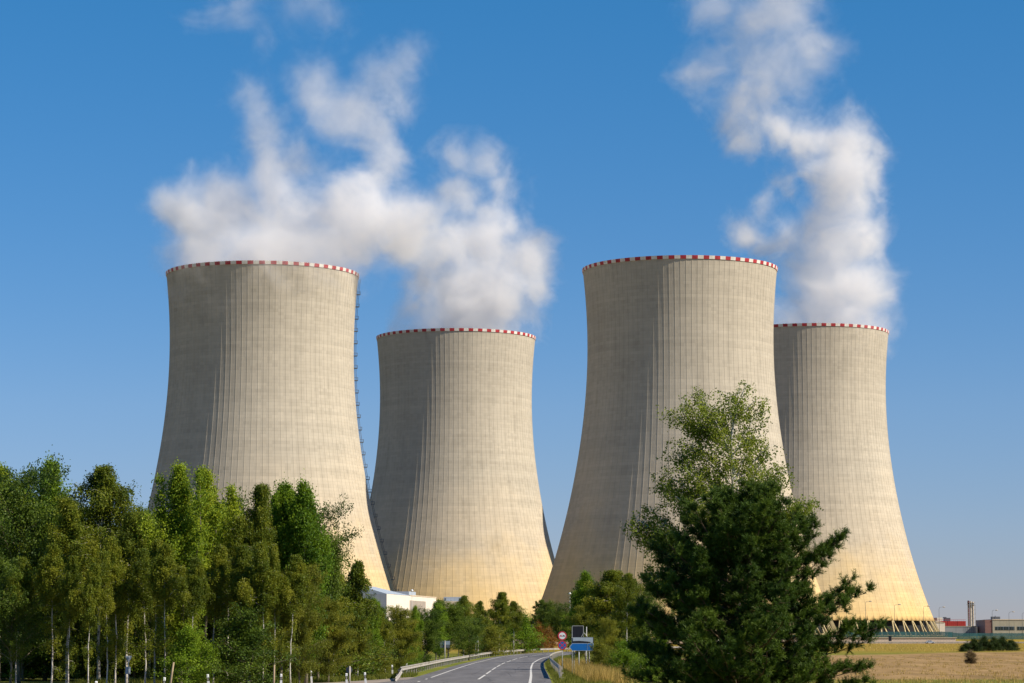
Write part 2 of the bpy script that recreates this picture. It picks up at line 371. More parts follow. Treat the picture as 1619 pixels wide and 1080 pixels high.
def rim_band():
    b = MB()
    for k in range(NR):
        a0 = 2*pi*(k)/NR; a1 = 2*pi*(k+1)/NR; m = k % 2; R0 = rad(153.1)+.33; R1 = rad(154.8)+.36; Ri = rad(154.8)-1.0
        P = lambda R_, a, z: (R_*cos(a), R_*sin(a), z)
        b.quad(P(R0,a0,153.5), P(R0,a1,153.5), P(R1,a1,154.9), P(R1,a0,154.9), m)
        b.quad(P(R1,a0,154.9), P(R1,a1,154.9), P(Ri,a1,154.9), P(Ri,a0,154.9), m)
        b.quad(P(R0-.5,a0,153.5), P(R0-.5,a1,153.5), P(R0,a1,153.5), P(R0,a0,153.5), m)
        b.quad(P(Ri,a0,154.9), P(Ri,a1,154.9), P(Ri,a1,154.5), P(Ri,a0,154.5), m)
    return b.mesh('rim_band', [M['red'], M['white']])
def leg_mb(b, s, a=0.0):
    """one slanted leg: apex at angle a, foot at a + s*1.45 deg"""
    ra, rf = rad(7.6)-.45, 65.3; af = a + s*radians(1.72); a_ = a + s*radians(.22)
    p = np.array((ra*cos(a_), ra*sin(a_), 7.75)); q = np.array((rf*cos(af), rf*sin(af), 0.0)); d = (p-q)
    t = np.array((-sin(a), cos(a), 0)); n = np.array((cos(a), sin(a), 0)); w_ = .27; n0 = len(b.v)
    for c in (q, p):
        for u, v in ((-w_,-w_),(w_,-w_),(w_,w_),(-w_,w_)): b.v.append(tuple(c+t*u+n*v))
    for f in ((0,1,5,4),(1,2,6,5),(2,3,7,6),(3,0,4,7),(4,5,6,7),(3,2,1,0)): b.f.append(tuple(n0+i for i in f)); b.m.append(0)
    return b
me_shell = tower_shell(); me_band = rim_band()
me_leg = [leg_mb(MB(), s).mesh('leg', M['leg']) for s in (-1, 1)]
allleg = MB()
for k in range(54):
    for s in (-1, 1): leg_mb(allleg, s, 2*pi*(k+.5)/54)
me_allleg = allleg.mesh('support_legs', M['leg'])
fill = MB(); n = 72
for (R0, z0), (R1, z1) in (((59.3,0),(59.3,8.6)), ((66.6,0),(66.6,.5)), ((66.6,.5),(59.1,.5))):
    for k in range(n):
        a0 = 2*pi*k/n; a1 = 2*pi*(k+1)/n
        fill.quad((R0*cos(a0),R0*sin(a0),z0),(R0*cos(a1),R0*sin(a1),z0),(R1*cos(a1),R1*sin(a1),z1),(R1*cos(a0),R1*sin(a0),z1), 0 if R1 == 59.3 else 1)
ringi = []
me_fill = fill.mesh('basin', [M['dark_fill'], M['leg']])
def ladder(az, parent):
    b = MB()
    n_ = np.array((cos(az), sin(az), 0)); t_ = np.array((-sin(az), cos(az), 0))
    for s in (-.45, .45):
        for off in (.5, 1.1): b.tube([tuple(n_*(rad(z)+off)+t_*s+np.array((0,0,z))) for z in np.linspace(9, 153.5, 60)], .055, 4)
    z = 10
    while z < 153:
        b.tube([tuple(n_*(rad(z)+.7)-t_*.45+np.array((0,0,z))), tuple(n_*(rad(z)+.7)+t_*.45+np.array((0,0,z)))], .06, 4); z += .9
    lo = b.build('ladder', M['steel'], parent)
    z = 13.0
    p = MB(); p.box(-.1, 1.7, -1.0, 1.0, -.12, .12)
    for q in (-1.25, 0, 1.25):
        p.box(1.6, 1.7, q*.75-.05, q*.75+.05, .12, 1.2)
    p.box(1.6, 1.7, -1.0, 1.0, 1.2, 1.28); p.box(0.0, 1.6, -1.0, -.92, 1.2, 1.28); p.box(0.0, 1.6, .92, 1.0, 1.2, 1.28)
    me = p.mesh('platform', M['steel'])
    while z < 152:
        o = link_mesh('platform', me, lo, (rad(z)*cos(az), rad(z)*sin(az), z), az); z += 5.35
TW = [(-107.70,1113.99),(-29.18,1348.45),(71.52,1098.93),(151.68,1327.60)]
TZ = CZ + 3.12
tl = ['large grey concrete cooling tower behind the birch wood, ladder running down its right edge',
      'smaller looking concrete cooling tower behind the road bend, between the two large ones',
      'large cooling tower directly behind the tall birch and dark pine, no steam on its rim',
      'cooling tower half hidden behind a larger one, its slanted base legs showing over the field']
towers = []
for i, (x, y) in enumerate(TW):
    t_ = thing('cooling_tower', (x, y, TZ), tl[i], 'cooling tower', 'hyperbolic cooling towers of the power plant')
    towers.append(t_)
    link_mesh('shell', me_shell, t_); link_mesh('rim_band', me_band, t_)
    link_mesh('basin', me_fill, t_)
    vd = atan2(-y, -x)   # direction towards camera
    if i in (0, 1, 2): ladder(vd + radians((91.5, 140, 200)[i]), t_)
    if i == 3:
        L = []
        for k in range(54):
            for s in (0, 1):
                a = 2*pi*(k+.5)/54; d = abs((a - vd + radians(-35) + pi) % (2*pi) - pi); L.append((d, a, s))
        L.sort()
        for d, a, s in L[:100]: link_mesh('leg', me_leg[s], t_, (0,0,0), a)
        b = MB()
        for d, a, s in L[100:]: leg_mb(b, (-1, 1)[s], a)
        tag(b.build('leg', M['leg'], t_), kind='stuff')
    else:
        tag(link_mesh('leg', me_allleg, t_), kind='stuff')

# ------------------------------------------------------------------ steam
def plume(name, label, blobs, D, seed, dens=.085, z0=45, z1=70):
    """blobs: (x, y, r) in photo px + depth offset; soft union of balls, warped and eroded by noise"""
    P = []
    org = np.array(W(blobs[0][0], blobs[0][1], D))
    R_ = random.Random(seed)
    for bl in blobs:
        x, y, r_ = bl[:3]; s = bl[3] if len(bl) > 3 else 1.0; dy = bl[4] if len(bl) > 4 else R_.uniform(-.35, .35)*r_/3.5
        p = np.array(W(x, y, D+dy)) - org; P.append((p, r_*(D)/F_PX, s))
    m, t = new_mat(name + '_vapour'); tc = t.new('ShaderNodeTexCoord'); v = t.vmath('ADD', tc.outputs['Object'], (seed*137.0, seed*71.0, 0))
    wn = t.noise(v, .017, 7, .70, color=True)
    wv = t.vmath('SCALE', t.vmath('SUBTRACT', wn, (.5,.5,.5)), scale=48.0)
    wp = t.vmath('ADD', tc.outputs['Object'], wv)
    f = None
    for p, r_, s in P:
        d = t.vmath('DISTANCE', wp, tuple(p)); q = t.math('MULTIPLY_ADD', d, -1.15*s/r_, 1.15*s)
        if f is None: f = q
        else:
            nd = t.new('ShaderNodeMath', operation='SMOOTH_MAX'); t.l.new(f, nd.inputs[0]); t.l.new(q, nd.inputs[1]); nd.inputs[2].default_value = .34; f = nd.outputs[0]
    er = t.noise(v, .034, 8, .64, dist=.8)
    e2 = t.math('MULTIPLY_ADD', er, 2.9, -1.88); e2 = t.math('MULTIPLY_ADD', t.noise(v, .085, 6, .7, dist=1.2), 1.3, e2)
    den = t.math('ADD', f, e2); den = t.math('MULTIPLY', den, .95, clamp=True)
    den = t.math('MULTIPLY', t.math('POWER', den, 1.9), dens)
    sz = t.new('ShaderNodeSeparateXYZ'); t.l.new(tc.outputs['Object'], sz.inputs[0])
    thin = t.math('MINIMUM', 1.0, t.math('MAXIMUM', .34, t.math('MULTIPLY_ADD', sz.outputs[2], -1/z1, 1+z0/z1))); den = t.math('MULTIPLY', den, thin)   # steam thins out as it rises
    vs = t.new('ShaderNodeVolumePrincipled'); vs.inputs['Color'].default_value = (.995,.99,.998,1); vs.inputs['Anisotropy'].default_value = .15
    t.l.new(den, vs.inputs['Density']); o = t.new('ShaderNodeOutputMaterial'); t.l.new(vs.outputs[0], o.inputs['Volume'])
    m.cycles.volume_step_rate = .3
    # hull round the balls
    import bmesh
    bm = bmesh.new()
    from mathutils import Matrix, Vector
    for p, r_, s in P:
        bmesh.ops.create_icosphere(bm, subdivisions=3, radius=r_*1.05+8, matrix=Matrix.Translation(Vector(tuple(p))))
    me = bpy.data.meshes.new(name); bm.to_mesh(me); bm.free()
    tmp = bpy.data.objects.new('tmp', me); COL.objects.link(tmp); md = tmp.modifiers.new('r', 'REMESH'); md.mode = 'VOXEL'; md.voxel_size = 3.5
    dg = bpy.context.evaluated_depsgraph_get(); me2 = bpy.data.meshes.new_from_object(tmp.evaluated_get(dg)); bpy.data.objects.remove(tmp)
    me2.materials.clear(); me2.materials.append(m); me2.polygons.foreach_set('use_smooth', [False]*len(me2.polygons))
    o = link_mesh('steam_plume', me2, None, tuple(org)); tag(o, label, 'steam', 'steam plumes over the cooling towers')
    return o
plume('a', 'broad white steam cloud on the tower with the ladder, three ragged arms rising', [
    (420,400,135),(330,385,78),(500,380,104),(300,340,62),(258,332,44),(360,330,66),(440,335,78),(520,335,80),(590,340,76),(645,350,66),
    (432,255,56),(412,208,50),(390,165,42),(440,295,62),(470,260,40,.8),(510,290,48,.9),(560,290,56),(605,245,54),(595,205,56),(540,180,52),(498,138,52,.95),
    (562,165,50,.95),(605,125,54),(642,85,50),(635,165,42,.85)], 1114, 1, z0=22, z1=80)
plume('b', 'steam cloud standing on the smaller looking tower behind the road bend', [
    (740,500,110),(690,450,66),(790,440,72),(700,400,62),(760,380,68),(825,400,58),(845,440,42),(795,345,52),(732,320,50),(722,262,44,.95),(772,262,46,.95),
    (650,375,58,.95),(805,300,36,.8),(655,445,42,.7)], 1348, 2)
plume('c', 'tall twisting steam column leaning left on the tower half hidden behind', [
    (1312,500,98),(1300,440,80),(1355,440,62),(1310,380,72),(1355,370,54),(1335,320,58),(1335,270,62),(1352,225,54),(1290,215,50),(1240,205,48),(1190,195,50),(1150,190,34),(1168,222,44),
    (1165,160,54,.9),(1215,150,60,.9),(1240,105,72,.9),(1290,85,60,.8),(1190,80,66,.8),(1180,35,78,.9),(1135,15,58,.9),(1235,25,80,.9),(1115,120,52,.6),(1250,-15,62,.9),(1222,295,28,.6),(1208,325,36,.72),(1188,365,36,.75),(1215,400,34,.6),(1250,400,46,.8)], 1328, 3, z0=92, z1=62)
plume('d', 'faint high wisps of steam near the top edge, above the ladder tower', [
    (390,15,52,.6),(418,48,34,.6),(480,5,50,.6),(520,32,34,.6),(330,10,42,.5)], 1114, 4, .022)

# ------------------------------------------------------------------ trees
UPV = np.array((0, 0, 1.0))
def leaf_quads(C, size, rg, asp=.62, flat=.0):
    n = len(C); d = rg.normal(size=(n, 3)); d /= np.linalg.norm(d, axis=1)[:, None]
    e = rg.normal(size=(n, 3)); e -= (e*d).sum(1)[:, None]*d; e /= np.linalg.norm(e, axis=1)[:, None]
    s = size*rg.uniform(.65, 1.3, n)[:, None]
    return np.stack([C-d*s, C+e*s*asp, C+d*s, C-e*s*asp], 1).reshape(-1, 3)
def strands(C, n, length, rg, spread, size, tint):
    """hanging twigs: leaves strung below each start point"""
    L = []; T = []
    for k in range(len(C)):
        m = n; st = C[k] + rg.normal(size=(m, 3))*spread*np.array((1,1,.55)); ln = length*rg.uniform(.3, 1.2, m); q = rg.integers(5, 11, m)
        for j in range(m):
            u = (np.arange(q[j])+rg.random(q[j]))/q[j]; P = st[j] + np.outer(u, (rg.normal()*.12, rg.normal()*.12, -ln[j])) + rg.normal(size=(q[j], 3))*.045
            L.append(P); T.append(np.clip(tint[k] + rg.normal(size=q[j])*.13, 0, 1))
    return np.concatenate(L), np.concatenate(T)
def branch_path(p0, az, el, ln, droop, rg, n=7):
    P = [np.array(p0, float)]; 
    for i in range(n):
        e = el - droop*((i+1)/n)**1.5; a = az + rg.normal()*.16
        P.append(P[-1] + ln/n*np.array((cos(a)*cos(e), sin(a)*cos(e), sin(e)))); az = a
    return P
def make_tree(name, seed, H, cb, prof, nb, el, droop, leafmat, barkmat, lsize, mode, nleaf, tr=.09, lead=0, lw=1.0, low=0, spread=.28, slen=.7):
    """returns an Empty (thing) with children trunk and crown, height about H"""
    rg = np.random.default_rng(seed); rr = random.Random(seed)
    t_ = bpy.data.objects.new(name, None); COL.objects.link(t_)
    b = MB(); K = 12; lean = rg.normal(size=2)*.02*H
    path = [np.array((0,0,-.3))]
    for i in range(1, K+1):
        u = i/K; path.append(np.array((lean[0]*u*u*1.6 + rg.normal()*.0022*H + .006*H*sin(u*5+seed), lean[1]*u*u + rg.normal()*.0022*H, H*.97*u)))
    b.tube(path, [tr*(1-.93*(i/K)**.85)*(1.25 if i == 0 else 1)+.004 for i in range(K+1)], 7)
    C = []; T = []
    def at(u):
        q = u*K; i = min(K-1, int(q)); return path[i]*(1-(q-i)) + path[i+1]*(q-i)
    for k in range(nb):
        u = cb + (1-cb)*((k+rr.random())/nb)**.9; u = min(u, .985)
        az = k*2.399+rr.uniform(-.5, .5); ln = prof((u-cb)/(1-cb))*rr.choice((.55,.8,1.0,1.15,1.4))*rr.uniform(.85, 1.1)*H
        e = el(u)*rr.uniform(.8, 1.2)*(1+.35*max(0, u-.6)/.4); P = branch_path(at(u), az, e, ln, droop*rr.uniform(.6, 1.3), rg)
        r0 = tr*.33*(1-u)+.008
        b.tube(P, [r0*(1-.85*i/7)+.003 for i in range(len(P))], 4, cap=False)
        tb = rr.uniform(.2, .8)
        for i in range(2, len(P)):
            for q in range(2 if i < 5 else 3):
                C.append(P[i] + rg.normal(size=3)*ln*.10); T.append(tb + rr.uniform(-.2, .2))
        # side twigs
        for q in range(3):
            i = rr.randint(2, 6); P2 = branch_path(P[i], az + rr.choice((-1, 1))*rr.uniform(.5, 1.1), e*.7, ln*.42, droop*.8, rg, 4)
            b.tube(P2, [r0*.4, r0*.32, r0*.25, r0*.2, r0*.12], 3, cap=False)
            C += P2[1:]; T += [tb + rr.uniform(-.2, .2)]*4
    if low:
        for k in range(low):
            u = rr.uniform(.12, cb+.08); P = branch_path(at(u), rr.uniform(0, 6.28), rr.uniform(.3, 1.0), H*rr.uniform(.03, .085), 1.2, rg, 4)
            b.tube(P, [.014, .011, .008, .006, .004], 3, cap=False); t0 = rr.uniform(.2, .9)
            for q in P[2:]: C.append(q); T.append(t0)
    for k in range(lead):
        u0 = rr.uniform(max(cb, .30), .62); az = k*2*pi/max(1, lead)+rr.uniform(-.5, .5); p0 = at(u0); ht = (rr.uniform(.76, .97) if mode == 'puff' else rr.uniform(.66, .88))*H; rd = (.05+.09*(1-(ht/H-.66)/.4))*H*lw*rr.uniform(.8, 1.2)
        tip = np.array((p0[0]+cos(az)*rd, p0[1]+sin(az)*rd, ht)); Q = []
        for q in range(9): v = q/8; Q.append(p0*(1-v)+tip*v + np.array((cos(az), sin(az), 0))*rd*.55*sin(pi*v)*.8 + rg.normal(size=3)*.03)
        b.tube(Q, [tr*.42*(1-.85*q/8)+.004 for q in range(9)], 5, cap=False); tb = rr.uniform(.3, .9)
        for j in range(34):
            v = rr.uniform(.25, 1); i = min(7, int(v*8)); pq = Q[i]*(1-(v*8-i))+Q[i+1]*(v*8-i); a2 = rr.uniform(0, 2*pi); L2 = H*.075*(1.12-v)*rr.choice((.3,.6,.9,1.2,1.9))+.04
            P2 = branch_path(pq, a2, .8, L2, droop*.7, rg, 3); b.tube(P2, [.012, .009, .006, .004], 3, cap=False)
            C += P2[1:]; t0 = tb + rr.uniform(-.2, .2); T += [t0]*3
    C += [at(.93)+rg.normal(size=3)*.06*H*.3, at(.99)]; T += [.6, .7]
    C = np.array(C); T = np.array(T)
    if mode == 'strand':
        L, LT = strands(C, nleaf, slen, rg, spread, lsize, T)
    else:
        idx_ = np.repeat(np.arange(len(C)), np.maximum(3, (nleaf*rg.uniform(.25, 1.6, len(C))).astype(int))); L = C[idx_] + rg.normal(size=(len(idx_), 3))*spread*np.repeat(rg.uniform(.5, 1.35, len(C)), np.bincount(idx_, minlength=len(C)))[:, None]; LT = np.clip(T[idx_] + rg.normal(size=len(idx_))*.14, 0, 1)
    keep = L[:, 2] > .15; L = L[keep]; LT = LT[keep]
    V = leaf_quads(L, lsize, rg)
    link_mesh('trunk', b.mesh('trunk', barkmat, True), t_)
    link_mesh('crown', np_mesh('crown', V, 4, leafmat, LT), t_)
    t_['_h'] = H
    return t_
birchp = lambda t: .02+.19*sin(pi*min(1, .14+.86*t))**.9*(1-.62*t)
aspp = lambda t: .03+.16*sin(pi*min(1, .15+.85*t))**.8*(1-.5*t)
domep = lambda t: .12+.26*sqrt(max(0, 1-(1.25*t-.35)**2))
bushp = lambda t: .25+.35*sqrt(max(0, 1-t*t*.9))
PR_ = {}
for i in range(3):
    PR_['birch%d' % i] = make_tree('birch_tree', 11+i, 13, (.40,.48,.34)[i], birchp, 40, lambda u: .95-.25*(1-u), 1.15, M['birch_leaf'], M['birch_bark'], .062, 'strand', 5, .11, lead=(3,2,4)[i], low=14, slen=.8, spread=.19)
for i in range(2):
    PR_['aspen%d' % i] = make_tree('aspen_tree', 31+i, 13, (.16,.30)[i], lambda t: aspp(t)*.85, 44, lambda u: 1.05, .15, M['aspen_leaf'], M['grey_bark'], .068, 'puff', 30, .12, lead=(5,4)[i], lw=1.5, spread=.20)
for i in range(2):
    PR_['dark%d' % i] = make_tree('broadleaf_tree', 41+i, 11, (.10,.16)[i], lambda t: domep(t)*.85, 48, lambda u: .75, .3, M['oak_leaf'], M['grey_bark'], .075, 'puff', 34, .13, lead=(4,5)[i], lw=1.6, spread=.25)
for i in range(2):
    PR_['green%d' % i] = make_tree('broadleaf_tree', 51+i, 11, (.08,.14)[i], lambda t: aspp(t)*1.15, 50, lambda u: .95, .25, M['green_leaf'], M['grey_bark'], .070, 'puff', 30, .12, lead=(4,5)[i], lw=1.4, spread=.22)
for i in range(2):
    PR_['willow%d' % i] = make_tree('willow_tree', 61+i, 9, (.05,.1)[i], lambda t: domep(t)*.8, 44, lambda u: .9, .9, M['willow_leaf'], M['grey_bark'], .060, 'strand', 6, .09, lead=(4,3)[i], lw=1.4, slen=.65, spread=.21)
for i in range(2):
    PR_['slim%d' % i] = make_tree('birch_tree', 75+i, 12, (.50,.60)[i], lambda t: birchp(t)*.62, 22, lambda u: 1.0, 1.3, M['birch_leaf'], M['birch_bark'], .060, 'strand', 5, .075, lead=2, low=(16,22)[i], slen=.8, spread=.17)
PR_['sparse0'] = make_tree('birch_tree', 71, 10, .35, lambda t: birchp(t)*.8, 24, lambda u: 1.0, 1.4, M['birch_leaf'], M['birch_bark'], .085, 'strand', 3, .08, slen=.9, spread=.18)
PR_['bush0'] = make_tree('bush', 81, 3, .02, bushp, 46, lambda u: .05+1.2*u, .1, M['oak_leaf'], M['grey_bark'], .06, 'puff', 16, .05, spread=.17)
PR_['bush1'] = make_tree('bush', 82, 3, .02, bushp, 46, lambda u: .05+1.2*u, .1, M['green_leaf'], M['grey_bark'], .06, 'puff', 15, .05, spread=.17)
PR_['bush2'] = make_tree('bush', 83, 3, .02, bushp, 46, lambda u: .05+1.2*u, .2, M['willow_leaf'], M['grey_bark'], .06, 'puff', 15, .05, spread=.18)
M['hedge_leaf'] = leaf_mat('hedge_leaves', (.008,.020,.004), (.026,.050,.007), (.06,.09,.012), .2)
PR_['hedge0'] = make_tree('bush', 86, 3, .02, bushp, 50, lambda u: .05+1.2*u, .1, M['hedge_leaf'], M['grey_bark'], .07, 'puff', 18, .05, spread=.2)
PR_['rust0'] = make_tree('bush', 84, 3, .02, bushp, 46, lambda u: .05+1.2*u, .2, M['rust_leaf'], M['grey_bark'], .06, 'puff', 15, .05, spread=.18)
PR_['brown0'] = make_tree('bush', 85, 3, .02, lambda t: .34, 60, lambda u: .1+.9*u, .1, M['brown_leaf'], M['grey_bark'], .05, 'puff', 22, .05, spread=.18)
# a mid-distance pine
def pine_shoots(P, dirs, rg, n=14, ln=.10, w=.008):
    N = len(P); P = np.repeat(P, n, 0); D_ = np.repeat(dirs, n, 0)
    r_ = rg.normal(size=P.shape); r_ -= (r_*D_).sum(1)[:, None]*D_; r_ /= np.linalg.norm(r_, axis=1)[:, None]
    a = rg.uniform(.45, 1.15, len(P))[:, None]; nd = D_*np.cos(a)+r_*np.sin(a); nd /= np.linalg.norm(nd, axis=1)[:, None]
    s = np.cross(nd, rg.normal(size=P.shape)); s /= np.linalg.norm(s, axis=1)[:, None]
    base = P + D_*rg.uniform(-.10, .03, len(P))[:, None]*(ln/.1)
    L = ln*rg.uniform(.7, 1.2, len(P))[:, None]
    return np.stack([base-s*w, base+s*w, base+nd*L], 1).reshape(-1, 3)
def make_pine(name, seed, H, left, right, nb, ln, w, tr, extra=(), nsh=14, dens=1.0, curve=.8, ksh=9, ksc=1.0, up0=.10):
    rg = np.random.default_rng(seed); rr = random.Random(seed)
    t_ = bpy.data.objects.new(name, None); COL.objects.link(t_)
    b = MB(); K = 10; path = [np.array((rg.normal()*.02*H*(i > 0)*.5, rg.normal()*.01*H*(i > 0), H*.96*i/K-(.3 if i == 0 else 0))) for i in range(K+1)]
    b.tube(path, [tr*(1-.9*i/K) for i in range(K+1)], 8)
    at = lambda u: path[min(K-1, int(u*K))]*(1-(u*K-min(K-1, int(u*K)))) + path[min(K-1, int(u*K))+1]*(u*K-min(K-1, int(u*K)))
    SP = []; SD = []; ST = []
    def limb(p0, az, e, L, tb, r0, up=.5):
        n = 8; P = [np.array(p0, float)]
        for i in range(n):
            ee = e + up*((i/n)**2) - .12*(i < 3); P.append(P[-1]+L/n*np.array((cos(az)*cos(ee), sin(az)*cos(ee), sin(ee)))+rg.normal(size=3)*L*.012)
        b.tube(P, [r0*(1-.85*i/n)+.004 for i in range(n+1)], 5, cap=False)
        ncl = int(L*8.5*dens)+3
        for q in range(ncl):
            u = (.14 + .86*((q+rr.random())/ncl)**.8)*n; i = min(n-1, int(u)); p = P[i]*(1-(u-i))+P[i+1]*(u-i)
            a2 = az + rr.choice((-1, 1))*rr.uniform(.1, 1.5); L2 = (.10+.22*min(1.4, L*.45))*rr.uniform(.4, 1.2)*(1.2-.7*u/n)*ksc
            e2 = rr.uniform(0, .9); c = p + L2*np.array((cos(a2)*cos(e2), sin(a2)*cos(e2), sin(e2)))
            b.tube([p, p*.5+c*.5+np.array((0,0,-.02)), c], [.010, .008, .005], 3, cap=False)
            tq = tb + rr.uniform(-.22, .22); out = np.array((cos(a2)*.55, sin(a2)*.55, .75))
            for h in range(ksh):
                d = out + rg.normal(size=3)*.62; d /= np.linalg.norm(d); Ls = rr.uniform(.10, .24)*ksc
                for j in range(3):
                    SP.append(c + d*Ls*(j+.6)/3); SD.append(d); ST.append(tq - .12 + .13*j)
        return P
    for k in range(nb):
        u = .05 + .93*((k+rr.random())/nb); az = k*2.399+rr.uniform(-.4, .4)
        ext = right(u)*(.5+.5*cos(az)) + left(u)*(.5-.5*cos(az)); L = ext*rr.uniform(.55, 1.08)
        limb(at(u), az, up0+.6*u*u, L, rr.uniform(.15, .6), tr*.28*(1-u)+.012, curve*(.4+.4*rr.random()))
    for (u, dx, dz, dy) in extra:
        p0 = at(u); v = np.array((dx, dy, dz)) - p0*np.array((1,1,1)); L = np.linalg.norm(v); limb(p0, atan2(v[1], v[0]), math.asin(v[2]/L)-.12, L*1.03, .45, .035, .25)
    SP = np.array(SP); SD = np.array(SD); ST = np.array(ST)
    V = pine_shoots(SP, SD, rg, nsh, ln, w); T = np.clip(np.repeat(ST, nsh) + rg.normal(size=len(SP)*nsh)*.1, 0, 1)
    link_mesh('trunk', b.mesh('trunk', M['pine_bark'], True), t_); link_mesh('crown', np_mesh('crown', V, 3, M['pine_leaf'], T), t_)
    t_['_h'] = H; return t_
PR_['pine0'] = make_pine('pine_tree', 91, 9, lambda u: .4+2.3*(1-u)**.7, lambda u: .4+2.3*(1-u)**.7, 46, .22, .022, .12, nsh=6, dens=.5, ksc=2.0, ksh=5)

